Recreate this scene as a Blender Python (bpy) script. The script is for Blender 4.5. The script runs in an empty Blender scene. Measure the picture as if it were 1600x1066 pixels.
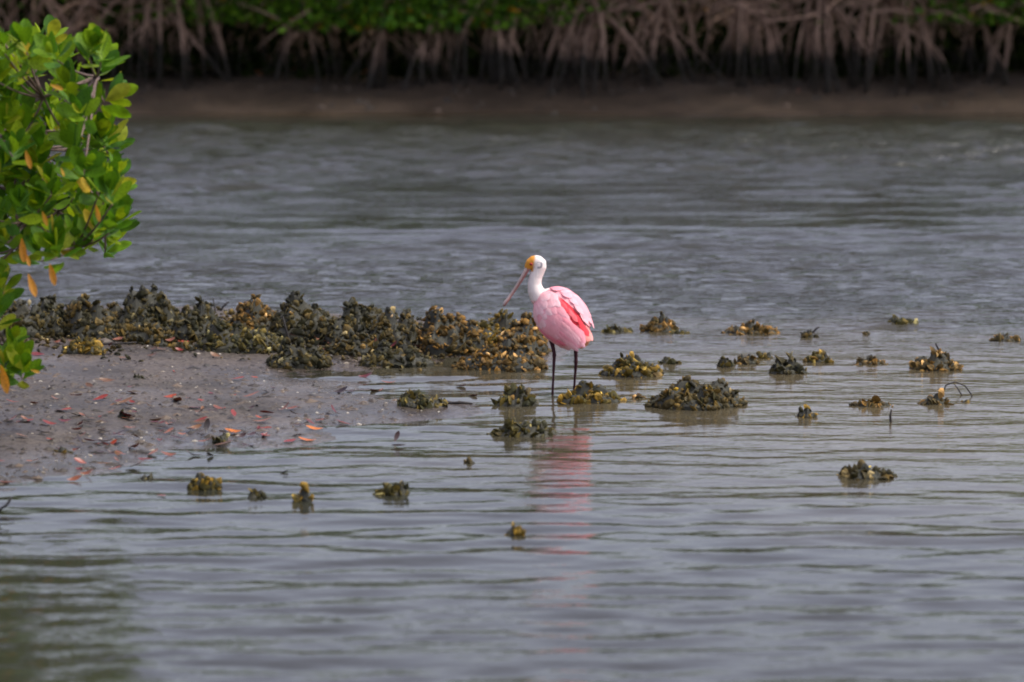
import bpy, bmesh, math, random
import numpy as np
from mathutils import Vector, Matrix, Euler, Quaternion, noise as mn

R = math.radians
random.seed(7); rng = np.random.default_rng(7)
scene = bpy.context.scene
COL = scene.collection

# ------------------------------------------------------------------ camera
F = 5000.0                      # focal length in photo pixels (1600 wide)
CAM_H = 2.6
PITCH = math.atan(662 / F)
cam_d = bpy.data.cameras.new('camera'); cam = bpy.data.objects.new('camera', cam_d); COL.objects.link(cam)
cam.location = (0, 0, CAM_H); cam.rotation_euler = (math.pi/2 - PITCH, 0, 0)
cam_d.sensor_width = 36; cam_d.lens = 36 * F / 1600
cam_d.clip_start = 0.1; cam_d.clip_end = 3000
cam_d.dof.use_dof = True; cam_d.dof.focus_distance = 17.6; cam_d.dof.aperture_fstop = 1.9
scene.camera = cam

# ------------------------------------------------------------------ sky, sun, exposure
SUN_EL, SUN_AZ = R(60), R(98)          # azimuth measured from +Y towards +X
world = bpy.data.worlds.new('World'); scene.world = world; world.use_nodes = True
wn = world.node_tree.nodes; wl = world.node_tree.links
sky = wn.new('ShaderNodeTexSky'); sky.sky_type = 'NISHITA'; sky.sun_disc = False
sky.sun_elevation = SUN_EL; sky.sun_rotation = SUN_AZ; sky.dust_density = 3.0; sky.air_density = 1.2
hs = wn.new('ShaderNodeHueSaturation'); hs.inputs['Saturation'].default_value = 0.62; hs.inputs['Hue'].default_value = .54
bg = wn['Background']; bg.inputs['Strength'].default_value = 0.15
wl.new(sky.outputs[0], hs.inputs['Color']); wl.new(hs.outputs[0], bg.inputs['Color'])
sun_d = bpy.data.lights.new('sun', 'SUN'); sun_d.energy = 1.5; sun_d.angle = R(12); sun_d.color = (1, .95, .87)
sun = bpy.data.objects.new('sun', sun_d); COL.objects.link(sun); sun.location = (0, 0, 30)
sd = Vector((math.sin(SUN_AZ)*math.cos(SUN_EL), math.cos(SUN_AZ)*math.cos(SUN_EL), math.sin(SUN_EL)))
sun.rotation_euler = (-sd).to_track_quat('-Z', 'Y').to_euler()
scene.view_settings.view_transform = 'Standard'; scene.view_settings.look = 'None'
scene.view_settings.exposure = 0.72; scene.view_settings.gamma = 1
scene.render.engine = 'CYCLES'
scene.cycles.use_denoising = True
scene.cycles.max_bounces = 6; scene.cycles.filter_width = 1.9
scene.cycles.sample_clamp_indirect = 4.0

# ------------------------------------------------------------------ helpers
CP, SP = math.cos(PITCH), math.sin(PITCH)
def ray(px, py):
    u = (px - 800) / F; v = (py - 533) / F
    return Vector((u, CP - v*SP, -SP - v*CP))
def at(px, py, z=0.0):
    d = ray(px, py); return Vector((0, 0, CAM_H)) + d * ((z - CAM_H) / d.z)
def atd(px, py, y):
    d = ray(px, py); return Vector((0, 0, CAM_H)) + d * (y / d.y)

def mesh_obj(name, verts, faces, mat, parent=None, smooth=False, loc=None):
    me = bpy.data.meshes.new(name)
    me.from_pydata([tuple(v) for v in verts], [], faces)
    if smooth: me.polygons.foreach_set('use_smooth', [True]*len(me.polygons))
    me.update()
    if mat: me.materials.append(mat)
    return link(name, me, parent, loc)
def link(name, me, parent=None, loc=None):
    o = bpy.data.objects.new(name, me); COL.objects.link(o)
    if parent is not None: o.parent = parent
    if loc is not None: o.location = loc
    return o
def empty(name, loc):
    o = bpy.data.objects.new(name, None); COL.objects.link(o); o.location = loc; o.empty_display_size = .1
    return o
def tag(o, label=None, cat=None, group=None, kind=None):
    if label: o['label'] = label
    if cat: o['category'] = cat
    if group: o['group'] = group
    if kind: o['kind'] = kind
    return o
def grid_mesh(name, X, Y, Z, mat, smooth=True):
    ny, nx = X.shape
    me = bpy.data.meshes.new(name)
    co = np.stack([X, Y, Z], -1).reshape(-1, 3).astype(np.float32)
    idx = np.arange(ny*nx).reshape(ny, nx)
    q = np.stack([idx[:-1, :-1], idx[:-1, 1:], idx[1:, 1:], idx[1:, :-1]], -1).reshape(-1, 4)
    me.vertices.add(len(co)); me.vertices.foreach_set('co', co.ravel())
    me.loops.add(q.size); me.loops.foreach_set('vertex_index', q.ravel().astype(np.int32))
    me.polygons.add(len(q)); me.polygons.foreach_set('loop_start', np.arange(0, q.size, 4, dtype=np.int32))
    me.polygons.foreach_set('loop_total', np.full(len(q), 4, np.int32))
    me.update(calc_edges=True); me.validate()
    if smooth: me.polygons.foreach_set('use_smooth', np.ones(len(q), bool))
    me.materials.append(mat)
    return link(name, me)
def vnoise(x, y, seed=0):
    """smooth value noise, numpy"""
    x = np.asarray(x, float); y = np.asarray(y, float)
    xi = np.floor(x).astype(np.int64); yi = np.floor(y).astype(np.int64)
    xf = x - xi; yf = y - yi
    u = xf*xf*(3-2*xf); v = yf*yf*(3-2*yf)
    def h(a, b):
        n = (a*374761393 + b*668265263 + seed*1442695041) & 0xffffffff
        n = ((n ^ (n >> 13)) * 1274126177) & 0xffffffff
        return ((n ^ (n >> 16)) & 0xffff) / 65535.0
    return (h(xi, yi)*(1-u) + h(xi+1, yi)*u)*(1-v) + (h(xi, yi+1)*(1-u) + h(xi+1, yi+1)*u)*v
def fbm(x, y, seed=0, o=4):
    s = 0; a = .5
    for k in range(o):
        s = s + a*vnoise(x*2**k, y*2**k, seed+k); a *= .5
    return s
def tube(path, radii, sides=6, cap=True, jit=0.0):
    """returns verts, faces of a tapered tube along path"""
    P = [Vector(p) for p in path]; n = len(P); vs = []; fs = []
    up = Vector((0.31, 0.17, 0.93)).normalized()
    for i in range(n):
        t = (P[min(i+1, n-1)] - P[max(i-1, 0)]).normalized()
        a = t.cross(up)
        if a.length < .05: a = t.cross(Vector((1, 0, 0)))
        a.normalize(); b = t.cross(a)
        for k in range(sides):
            an = 2*math.pi*k/sides; r = radii[i]*(1 + random.uniform(-jit, jit))
            vs.append(P[i] + a*(math.cos(an)*r) + b*(math.sin(an)*r))
    for i in range(n-1):
        for k in range(sides):
            k2 = (k+1) % sides
            fs.append((i*sides+k, i*sides+k2, (i+1)*sides+k2, (i+1)*sides+k))
    if cap:
        fs.append(tuple(range(sides))[::-1]); fs.append(tuple((n-1)*sides+k for k in range(sides)))
    return vs, fs
def bez(p0, p1, p2, n):
    p0, p1, p2 = Vector(p0), Vector(p1), Vector(p2)
    return [p0*(1-t)**2 + p1*2*t*(1-t) + p2*t*t for t in [i/(n-1) for i in range(n)]]
class MB:
    def __init__(self): self.v = []; self.f = []
    def add(self, v, f):
        o = len(self.v); self.v += [tuple(x) for x in v]; self.f += [tuple(i+o for i in q) for q in f]
    def build(self, name, mat, parent=None, smooth=False, loc=None):
        return mesh_obj(name, self.v, self.f, mat, parent, smooth, loc)

class NB:
    """collects many alike pieces (same face size) with numpy"""
    def __init__(self): self.v = []; self.f = []; self.n = 0; self.a = []
    def add(self, v, f, a=None):
        v = np.asarray(v, np.float32); self.f.append(np.asarray(f, np.int64)+self.n); self.v.append(v); self.n += len(v)
        if a is not None: self.a.append(np.asarray(a, np.float32))
    def build(self, name, mat, parent=None, smooth=False):
        v = np.concatenate(self.v); f = np.concatenate(self.f); k = f.shape[1]
        me = bpy.data.meshes.new(name); me.vertices.add(len(v)); me.vertices.foreach_set('co', v.ravel())
        me.loops.add(f.size); me.loops.foreach_set('vertex_index', f.ravel().astype(np.int32))
        me.polygons.add(len(f)); me.polygons.foreach_set('loop_start', np.arange(0, f.size, k, dtype=np.int32))
        me.polygons.foreach_set('loop_total', np.full(len(f), k, np.int32)); me.update(calc_edges=True)
        if smooth: me.polygons.foreach_set('use_smooth', np.ones(len(f), bool))
        if self.a: me.attributes.new('rim', 'FLOAT', 'POINT').data.foreach_set('value', np.concatenate(self.a))
        me.materials.append(mat); return link(name, me, parent)

# ------------------------------------------------------------------ materials
def mat(name):
    m = bpy.data.materials.new(name); m.use_nodes = True
    return m, m.node_tree.nodes, m.node_tree.links, m.node_tree.nodes['Principled BSDF']
def ramp(n, stops):
    r = n.new('ShaderNodeValToRGB'); e = r.color_ramp.elements
    while len(e) < len(stops): e.new(0.5)
    for k, (p, c) in enumerate(stops):
        e[k].position = p; e[k].color = (*c, 1) if len(c) == 3 else c
    return r
def noise_node(n, l, scale, detail=4, coord='Object', vec=None, stretch=None):
    tc = n.new('ShaderNodeTexCoord'); t = n.new('ShaderNodeTexNoise')
    t.inputs['Scale'].default_value = scale; t.inputs['Detail'].default_value = detail
    src = tc.outputs[coord] if vec is None else vec
    if stretch:
        mp = n.new('ShaderNodeMapping'); mp.inputs['Scale'].default_value = stretch
        l.new(src, mp.inputs['Vector']); src = mp.outputs[0]
    l.new(src, t.inputs['Vector'])
    return t

def m_water():
    m, n, l, b = mat('river_water')
    b.inputs['Base Color'].default_value = (.060, .050, .040, 1)
    b.inputs['Roughness'].default_value = .05
    b.inputs['IOR'].default_value = 1.333
    t = noise_node(n, l, 1.0, 3, stretch=(5.5, 15, 1))
    bp = n.new('ShaderNodeBump'); bp.inputs['Strength'].default_value = .35; bp.inputs['Distance'].default_value = .012
    # browner base colour over the shallow oyster ground, edge broken by noise
    gp = n.new('ShaderNodeNewGeometry'); vd = n.new('ShaderNodeVectorMath'); vd.operation = 'DISTANCE'; vd.inputs[1].default_value = (2.2, 17.2, 0)
    mps = n.new('ShaderNodeMapping'); mps.inputs['Scale'].default_value = (1, .8, 1); mps.inputs['Location'].default_value = (0, 3.44, 0)
    l.new(gp.outputs['Position'], mps.inputs['Vector']); l.new(mps.outputs[0], vd.inputs[0])
    nz = noise_node(n, l, 1.0, 3, stretch=(.7, 1.3, 1)); ad = n.new('ShaderNodeMath'); ad.operation = 'MULTIPLY_ADD'; ad.inputs[1].default_value = 2.2
    l.new(nz.outputs['Fac'], ad.inputs[0]); l.new(vd.outputs['Value'], ad.inputs[2])
    rs_ = ramp(n, [(0, (.085, .068, .040)), (1, (.030, .030, .021))]); mrs = n.new('ShaderNodeMapRange'); mrs.inputs[1].default_value = 2.0; mrs.inputs[2].default_value = 4.6
    l.new(ad.outputs[0], mrs.inputs[0]); l.new(mrs.outputs[0], rs_.inputs['Fac']); l.new(rs_.outputs[0], b.inputs['Base Color'])
    # wind ripples: finer and stronger in the open river, weak in the lee of the shell bar and in a mid-river slick
    g = n.new('ShaderNodeNewGeometry'); s = n.new('ShaderNodeSeparateXYZ'); l.new(g.outputs['Position'], s.inputs[0])
    w = n.new('ShaderNodeMapRange'); w.inputs[1].default_value = 18.5; w.inputs[2].default_value = 23
    w.inputs[3].default_value = .006; w.inputs[4].default_value = .06; l.new(s.outputs['Y'], w.inputs[0])
    t5 = noise_node(n, l, 1.0, 2, stretch=(.13, .16, 1)); rr = ramp(n, [(.35, (.3, .3, .3)), (.6, (1, 1, 1))]); l.new(t5.outputs['Fac'], rr.inputs['Fac'])
    sl = n.new('ShaderNodeMath'); sl.operation = 'MULTIPLY_ADD'; sl.inputs[1].default_value = -.12; l.new(s.outputs['X'], sl.inputs[0]); l.new(s.outputs['Y'], sl.inputs[2])
    sb = n.new('ShaderNodeMath'); sb.operation = 'SUBTRACT'; sb.inputs[1].default_value = 28.3; l.new(sl.outputs[0], sb.inputs[0])
    ab = n.new('ShaderNodeMath'); ab.operation = 'ABSOLUTE'; l.new(sb.outputs[0], ab.inputs[0])
    sk = n.new('ShaderNodeMapRange'); sk.inputs[1].default_value = 2.6; sk.inputs[2].default_value = 5.5; sk.inputs[3].default_value = .3; sk.inputs[4].default_value = 1; l.new(ab.outputs[0], sk.inputs[0])
    m1 = n.new('ShaderNodeMath'); m1.operation = 'MULTIPLY'; l.new(w.outputs[0], m1.inputs[0]); l.new(sk.outputs[0], m1.inputs[1])
    m2 = n.new('ShaderNodeMath'); m2.operation = 'MULTIPLY'; l.new(m1.outputs[0], m2.inputs[0]); l.new(rr.outputs[0], m2.inputs[1])
    lee = n.new('ShaderNodeMapRange'); lee.inputs[1].default_value = 38.6; lee.inputs[2].default_value = 40.6; lee.inputs[3].default_value = 1; lee.inputs[4].default_value = .12
    l.new(s.outputs['Y'], lee.inputs[0]); m3 = n.new('ShaderNodeMath'); m3.operation = 'MULTIPLY'; l.new(m2.outputs[0], m3.inputs[0]); l.new(lee.outputs[0], m3.inputs[1]); m2 = m3
    bp.inputs['Strength'].default_value = 1.0
    l.new(m2.outputs[0], bp.inputs['Distance'])
    l.new(t.outputs['Fac'], bp.inputs['Height']); l.new(bp.outputs[0], b.inputs['Normal'])
    return m
def m_mud(name, c1, c2, rough=(.3, .6), wetz=None):
    m, n, l, b = mat(name)
    t = noise_node(n, l, 2.3, 8); r = ramp(n, [(.32, c1), (.66, c2)])
    l.new(t.outputs['Fac'], r.inputs['Fac'])
    t2 = noise_node(n, l, 38, 5); r2 = ramp(n, [(.38, (.35, .31, .3)), (.55, (1, 1, 1))])
    l.new(t2.outputs['Fac'], r2.inputs['Fac'])
    mx = n.new('ShaderNodeMix'); mx.data_type = 'RGBA'; mx.blend_type = 'MULTIPLY'; mx.inputs[0].default_value = .75
    l.new(r.outputs[0], mx.inputs[6]); l.new(r2.outputs[0], mx.inputs[7])
    l.new(mx.outputs[2], b.inputs['Base Color'])
    t3 = noise_node(n, l, 1.3, 4); mr = n.new('ShaderNodeMapRange')
    mr.inputs[1].default_value = .35; mr.inputs[2].default_value = .65
    mr.inputs[3].default_value = rough[0]; mr.inputs[4].default_value = rough[1]
    l.new(t3.outputs['Fac'], mr.inputs[0])
    rs = mr.outputs[0]
    if wetz is not None:
        g = n.new('ShaderNodeNewGeometry'); s = n.new('ShaderNodeSeparateXYZ'); l.new(g.outputs['Position'], s.inputs[0])
        w = n.new('ShaderNodeMapRange'); w.inputs[1].default_value = wetz[0]; w.inputs[2].default_value = wetz[1]
        w.inputs[3].default_value = .12; w.inputs[4].default_value = 1.0
        l.new(s.outputs['Z'], w.inputs[0])
        ml = n.new('ShaderNodeMath'); ml.operation = 'MULTIPLY'; l.new(rs, ml.inputs[0]); l.new(w.outputs[0], ml.inputs[1]); rs = ml.outputs[0]
    l.new(rs, b.inputs['Roughness'])
    t4 = noise_node(n, l, 55, 6); bp = n.new('ShaderNodeBump'); bp.inputs['Strength'].default_value = .55; bp.inputs['Distance'].default_value = .012
    l.new(t4.outputs['Fac'], bp.inputs['Height']); l.new(bp.outputs[0], b.inputs['Normal'])
    return m
def m_random(name, stops, island=False, rough=.55, tint=False, rim=False, detail=18, trans=0.0, sheen=None):
    m, n, l, b = mat(name)
    if island:
        g = n.new('ShaderNodeNewGeometry'); src = g.outputs['Random Per Island']
    else:
        oi = n.new('ShaderNodeObjectInfo'); src = oi.outputs['Random']
    r = ramp(n, stops); l.new(src, r.inputs['Fac']); c = r.outputs[0]
    t = noise_node(n, l, detail, 4); r2 = ramp(n, [(.3, (.55, .55, .55)), (.7, (1.3, 1.3, 1.3))])
    l.new(t.outputs['Fac'], r2.inputs['Fac'])
    mx = n.new('ShaderNodeMix'); mx.data_type = 'RGBA'; mx.blend_type = 'MULTIPLY'; mx.inputs[0].default_value = 1
    l.new(c, mx.inputs[6]); l.new(r2.outputs[0], mx.inputs[7]); c = mx.outputs[2]
    if tint:
        oi2 = n.new('ShaderNodeObjectInfo')
        m2 = n.new('ShaderNodeMix'); m2.data_type = 'RGBA'; m2.blend_type = 'MULTIPLY'; m2.inputs[0].default_value = 1
        l.new(c, m2.inputs[6]); l.new(oi2.outputs['Color'], m2.inputs[7]); c = m2.outputs[2]
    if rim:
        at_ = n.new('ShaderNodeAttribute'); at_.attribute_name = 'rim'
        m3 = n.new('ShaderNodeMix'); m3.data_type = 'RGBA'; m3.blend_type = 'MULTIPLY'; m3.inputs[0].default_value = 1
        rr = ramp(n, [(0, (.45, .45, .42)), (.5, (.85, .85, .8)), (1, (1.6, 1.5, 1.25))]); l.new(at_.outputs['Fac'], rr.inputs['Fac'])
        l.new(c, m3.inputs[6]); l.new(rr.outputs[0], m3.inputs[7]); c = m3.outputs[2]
    l.new(c, b.inputs['Base Color']); b.inputs['Roughness'].default_value = rough
    if trans:
        tr = n.new('ShaderNodeBsdfTranslucent'); ms = n.new('ShaderNodeMixShader'); ms.inputs[0].default_value = trans
        hsn = n.new('ShaderNodeHueSaturation'); hsn.inputs['Value'].default_value = 1.7; hsn.inputs['Hue'].default_value = .485
        l.new(c, hsn.inputs['Color']); l.new(hsn.outputs[0], tr.inputs['Color'])
        l.new(b.outputs[0], ms.inputs[1]); l.new(tr.outputs[0], ms.inputs[2])
        l.new(ms.outputs[0], n['Material Output'].inputs['Surface'])
    return m
M = {}
M['water'] = m_water()
M['mud'] = m_mud('wet_grey_mud', (.050, .040, .030), (.115, .092, .074), (.36, .7), (.004, .03))
M['mud'].node_tree.nodes['Principled BSDF'].inputs['Specular IOR Level'].default_value = .32
M['bank_mud'] = m_mud('brown_bank_mud', (.038, .026, .016), (.074, .051, .034), (.75, .95), (.0, .06))
M['bank_mud'].node_tree.nodes['Principled BSDF'].inputs['Specular IOR Level'].default_value = .25
M['bed'] = m_mud('river_bed_mud', (.05, .045, .035), (.07, .06, .05))
SHELL = [(0, (.018, .019, .011)), (.3, (.034, .032, .016)), (.45, (.070, .054, .020)), (.6, (.030, .032, .020)), (.78, (.095, .070, .024)), (.95, (.14, .105, .045)), (.985, (.34, .29, .21)), (1, (.45, .40, .32))]
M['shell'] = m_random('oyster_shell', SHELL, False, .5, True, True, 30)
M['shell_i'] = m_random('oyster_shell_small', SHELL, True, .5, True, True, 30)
for q in ('shell', 'shell_i'): M[q].node_tree.nodes['Principled BSDF'].inputs['Specular IOR Level'].default_value = .22; M[q].node_tree.nodes['Principled BSDF'].inputs['Roughness'].default_value = .65
M['core'] = m_random('oyster_matrix', [(0, (.022, .022, .013)), (1, (.04, .036, .02))], False, .7, False, False, 22)
GREEN = [(0, (.03, .10, .004)), (.3, (.07, .18, .005)), (.6, (.14, .26, .006)), (.9, (.24, .34, .007)), (.97, (.30, .30, .02)), (1, (.5, .32, .02))]
M['leaf'] = m_random('mangrove_leaf', GREEN, False, .55, False, False, 20, .35)
M['leaf_i'] = m_random('mangrove_leaf_mass', GREEN, True, .55, False, False, 20, .35)
for q in ('leaf', 'leaf_i'): M[q].node_tree.nodes['Principled BSDF'].inputs['Specular IOR Level'].default_value = .28
M['far_leaf'] = m_random('far_mangrove_leaf', [(0, (.02, .06, .008)), (.5, (.07, .17, .01)), (.9, (.13, .25, .012)), (.96, (.14, .2, .02)), (.985, (.4, .17, .01)), (1, (.45, .2, .01))], True, .5, False, False, 6, .25)
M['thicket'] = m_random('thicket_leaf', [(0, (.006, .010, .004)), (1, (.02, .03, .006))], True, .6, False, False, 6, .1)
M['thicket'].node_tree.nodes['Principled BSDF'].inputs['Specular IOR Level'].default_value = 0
M['far_leaf'].node_tree.nodes['Principled BSDF'].inputs['Specular IOR Level'].default_value = .15
M['wood'] = m_random('wood_leaf', [(0, (.02, .035, .008)), (1, (.07, .10, .016))], True, .6, False, False, 6, .15)
M['wood'].node_tree.nodes['Principled BSDF'].inputs['Specular IOR Level'].default_value = .1
M['old_leaf'] = m_random('yellowing_leaf', [(0, (.55, .22, .012)), (1, (.6, .33, .02))], False, .45, False, False, 20, .3)
def m_bark(name, pale, dark, tide):
    m, n, l, b = mat(name)
    g = n.new('ShaderNodeNewGeometry'); s = n.new('ShaderNodeSeparateXYZ'); l.new(g.outputs['Position'], s.inputs[0])
    t = noise_node(n, l, 1.1, 3, vec=g.outputs['Position'])
    mm = n.new('ShaderNodeMath'); mm.operation = 'MULTIPLY_ADD'; mm.inputs[1].default_value = 1.3
    l.new(t.outputs['Fac'], mm.inputs[0]); l.new(s.outputs['Z'], mm.inputs[2])
    r = ramp(n, [(0, dark), (1, pale)]); mr = n.new('ShaderNodeMapRange')
    mr.inputs[1].default_value = tide + .52; mr.inputs[2].default_value = tide + .82
    l.new(mm.outputs[0], mr.inputs[0]); l.new(mr.outputs[0], r.inputs['Fac'])
    t2 = noise_node(n, l, 14, 5, vec=g.outputs['Position'], stretch=(1, 1, .4)); r2 = ramp(n, [(.3, (.55, .5, .5)), (.7, (1.35, 1.3, 1.3))])
    l.new(t2.outputs['Fac'], r2.inputs['Fac'])
    mx = n.new('ShaderNodeMix'); mx.data_type = 'RGBA'; mx.blend_type = 'MULTIPLY'; mx.inputs[0].default_value = 1
    l.new(r.outputs[0], mx.inputs[6]); l.new(r2.outputs[0], mx.inputs[7]); l.new(mx.outputs[2], b.inputs['Base Color'])
    b.inputs['Roughness'].default_value = .75
    return m
M['root'] = m_bark('mangrove_bark', (.31, .205, .15), (.016, .012, .007), .78)
M['twig'] = m_bark('grey_twig_bark', (.16, .11, .09), (.16, .11, .09), -5)
M['dark_twig'] = m_bark('dark_wet_twig', (.022, .018, .016), (.022, .018, .016), -5)
def m_leafcol(name, c, c2, rough=.4):
    return m_random(name, [(0, c), (1, c2)], False, rough, False, False, 24)
M['red_leaf'] = m_leafcol('red_fallen_leaf', (.20, .014, .006), (.31, .045, .010))
M['orange_leaf'] = m_leafcol('orange_fallen_leaf', (.52, .15, .008), (.5, .10, .007))
M['brown_leaf'] = m_leafcol('brown_fallen_leaf', (.10, .045, .02), (.20, .09, .038))
M['dark_leaf'] = m_leafcol('blackened_fallen_leaf', (.018, .011, .011), (.05, .02, .02))
M['salmon_leaf'] = m_leafcol('faded_pink_fallen_leaf', (.19, .055, .028), (.26, .09, .045))
M['maroon_leaf'] = m_leafcol('maroon_fallen_leaf', (.10, .013, .016), (.17, .02, .02))

# ------------------------------------------------------------------ ground and river
grid_mesh('riverbed', *np.meshgrid(np.array([-1500., 1500.]), np.array([-600., 2000.])), np.full((2, 2), -.9), M['bed'], False)['kind'] = 'structure'

SHORE_PX = [(-1400, 772), (0, 768), (60, 760), (110, 750), (180, 740), (230, 724), (300, 706), (400, 700), (470, 692), (560, 674), (610, 660),
            (670, 651), (745, 646), (778, 638), (735, 629), (650, 624), (600, 612), (555, 600), (500, 590), (520, 580), (600, 577), (680, 562), (850, 562),
            (864, 535), (850, 508), (760, 500), (640, 495), (500, 484), (300, 478), (0, 478), (-1400, 478)]
SHORE = np.array([at(*p)[:2] for p in SHORE_PX])
def sdist(x, y, poly):
    d = np.full(x.shape, 1e9); ins = np.zeros(x.shape, bool); n = len(poly)
    for i in range(n):
        ax, ay = poly[i]; bx, by = poly[(i+1) % n]
        ex, ey = bx-ax, by-ay; L = ex*ex+ey*ey
        t = np.clip(((x-ax)*ex + (y-ay)*ey)/L, 0, 1)
        d = np.minimum(d, np.hypot(x-ax-t*ex, y-ay-t*ey))
        c = ((ay > y) != (by > y)) & (x < (bx-ax)*(y-ay)/(by-ay+1e-12)+ax)
        ins ^= c
    return np.where(ins, d, -d)
BAR = np.array([at(px, py)[:2] for px, py in [(-1400, 505), (60, 503), (230, 503), (400, 512), (560, 520), (700, 527), (830, 535)]])
def bar_dist(x, y):
    d = np.full(x.shape, 1e9)
    for i in range(len(BAR)-1):
        (ax, ay), (bx, by) = BAR[i], BAR[i+1]; ex, ey = bx-ax, by-ay
        t = np.clip(((x-ax)*ex+(y-ay)*ey)/(ex*ex+ey*ey), 0, 1); d = np.minimum(d, np.hypot(x-ax-t*ex, y-ay-t*ey))
    return d
def mud_h(x, y):
    x = np.asarray(x, float); y = np.asarray(y, float)
    s = sdist(x, y, SHORE)
    h = .075*(1-np.exp(-np.maximum(s, 0)/1.5)) + np.minimum(s, 0)*.12
    h = h + (fbm(x*1.7, y*1.2, 3)-.47)*.03 + (fbm(x*7, y*6, 9)-.47)*.014 + (fbm(x*24, y*22, 5, 3)-.44)*.016
    h = h + .045*np.exp(-(bar_dist(x, y)/.5)**2)
    return np.maximum(h, -.6)
gx = np.concatenate([np.arange(-16, -5, .12), np.arange(-5, 1.6, .032)]); gy = np.arange(12.6, 24, .034)
GX, GY = np.meshgrid(gx, gy)
tag(grid_mesh('mudflat', GX, GY, mud_h(GX, GY), M['mud']), kind='structure')

SHY = at(800, 181)[1]
def bank_h(x, y):
    x = np.asarray(x, float); y = np.asarray(y, float)
    s = y - (SHY + (fbm(x*.35, x*0+.5, 21)-.47)*1.0)
    h = np.where(s < 0, s*.25, .50*(1-np.exp(-np.maximum(s, 0)/1.15)))
    h = h + (fbm(x*.9, y*1.1, 22)-.47)*.26*np.clip(s, 0, 1) + (fbm(x*5, y*5, 25)-.47)*.035
    return h + np.clip(s-12, 0, 300)*.004
bx = np.concatenate([np.linspace(-400, -14, 40), np.arange(-13.9, 14, .09), np.linspace(14, 400, 40)])
by = np.concatenate([np.arange(SHY-1.6, SHY+6, .09), np.linspace(SHY+6, SHY+500, 50)])
BX, BY = np.meshgrid(bx, by)
tag(grid_mesh('far_bank', BX, BY, bank_h(BX, BY), M['bank_mud']), kind='structure')

# water: real waves, many directional sine components, calmer and rougher patches
ys = [8.0]
while ys[-1] < SHY+2: ys.append(ys[-1]*1.0018)
wy = np.concatenate([np.linspace(-300, 7.5, 30), ys])
wx = np.concatenate([np.linspace(-600, -9.5, 40), np.arange(-9, 9.01, .06), np.linspace(9.5, 600, 40)])
WX, WY = np.meshgrid(wx, wy)
DY = np.gradient(wy)[:, None]
Z = np.zeros_like(WX)
calm = fbm(WX*.10+3, WY*.22, 41, 3)
band = np.exp(-((WY-28.6-WX*.10)/4.0)**4)*np.clip((fbm(WX*.16+9, WY*.42, 51, 3)-.27)*4.0, 0, 1)               # slick of calmer water in mid river
far = np.clip((WY-19)/8, 0, 1)
shallow = np.clip((WX+.1)/1.6, 0, 1)*np.exp(-((WY-17.2)/3.2)**2)   # lee of the oyster clumps
for k in range(140):
    lam = .12*(1.1/.12)**rng.random()
    ang = rng.normal(0, .22 if lam > .3 else .38)
    kx, ky = 2*math.pi/lam*math.sin(ang), 2*math.pi/lam*math.cos(ang)
    ph = rng.random()*6.283
    slope = .0175
    amp = slope*lam/(2*math.pi)
    res = np.clip((lam/np.maximum(DY, 1e-3)-2.5)/2, 0, 1)
    env = vnoise(WX*.22+k*7.3, WY*.32+k*3.1, 60+k)          # each component comes in patches
    longw = 1.0 if lam > .45 else .0
    w = (.55+.9*calm)*(1-(.62 if lam < .4 else .2)*band)*(1-.55*shallow)*(.40+.08*np.clip((15.2-WY)/2, 0, 1)+.60*np.clip((WY-17.6)/2.5, 0, 1))*(1-.85*np.clip((WY-SHY+2.6)/1.6, 0, 1))
    if lam > .45: w = w*(.55+.45*far)
    elif lam > .2: w = w*(1.3-.3*far)
    if lam < .3: w = w*(1.25+2.0*far*(1-band))
    elif lam < .7: w = w*(1+3.9*far*(1-band))
    Z += amp*np.clip(env*2-.35, 0, 1.3)*w*res*np.sin(kx*WX+ky*WY+ph+1.5*np.sin(WX*.35+k))
Z *= np.clip((9.4-np.abs(WX))/1.5, 0, 1)*(WY > 7.9)
tag(grid_mesh('river_water', WX, WY, Z, M['water']), kind='structure')

# ------------------------------------------------------------------ oyster shells
def shell_mesh(seed):
    rd = random.Random(seed); n = 10; vs = []; fs = []; rim = []
    L = 1.0; wd = rd.uniform(.48, .80); bend = rd.uniform(-.25, .25); cup = rd.uniform(.14, .28)
    out = []
    for k in range(n):
        a = 2*math.pi*k/n
        y = .5 - .5*math.cos(a)                       # 0 hinge .. 1 bill
        w = wd*.5*math.sin(a)*(0.55+.65*y)*rd.uniform(.8, 1.2)
        yy = y*L*(rd.uniform(.88, 1.12) if y > .5 else 1)
        out.append((w + bend*y*y*.5, yy))
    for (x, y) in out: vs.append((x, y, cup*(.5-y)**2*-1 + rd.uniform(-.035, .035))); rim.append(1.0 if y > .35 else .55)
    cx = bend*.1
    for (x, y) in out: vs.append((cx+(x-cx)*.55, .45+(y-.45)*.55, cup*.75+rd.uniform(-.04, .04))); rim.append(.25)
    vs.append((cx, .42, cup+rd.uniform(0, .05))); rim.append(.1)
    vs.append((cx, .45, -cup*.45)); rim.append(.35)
    for k in range(n):
        k2 = (k+1) % n
        fs += [(k, k2, n+k2), (k, n+k2, n+k), (n+k, n+k2, 2*n), (k2, k, 2*n+1)]
    me = bpy.data.meshes.new('oyster_shell'); me.from_pydata(vs, [], fs)
    at_ = me.attributes.new('rim', 'FLOAT', 'POINT'); at_.data.foreach_set('value', rim)
    me.materials.append(M['shell']); me.update()
    return me, np.array(vs), fs, rim
SHELLS = [shell_mesh(s) for s in range(8)]
HEAD = Vector((0, 0, CAM_H))
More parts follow.
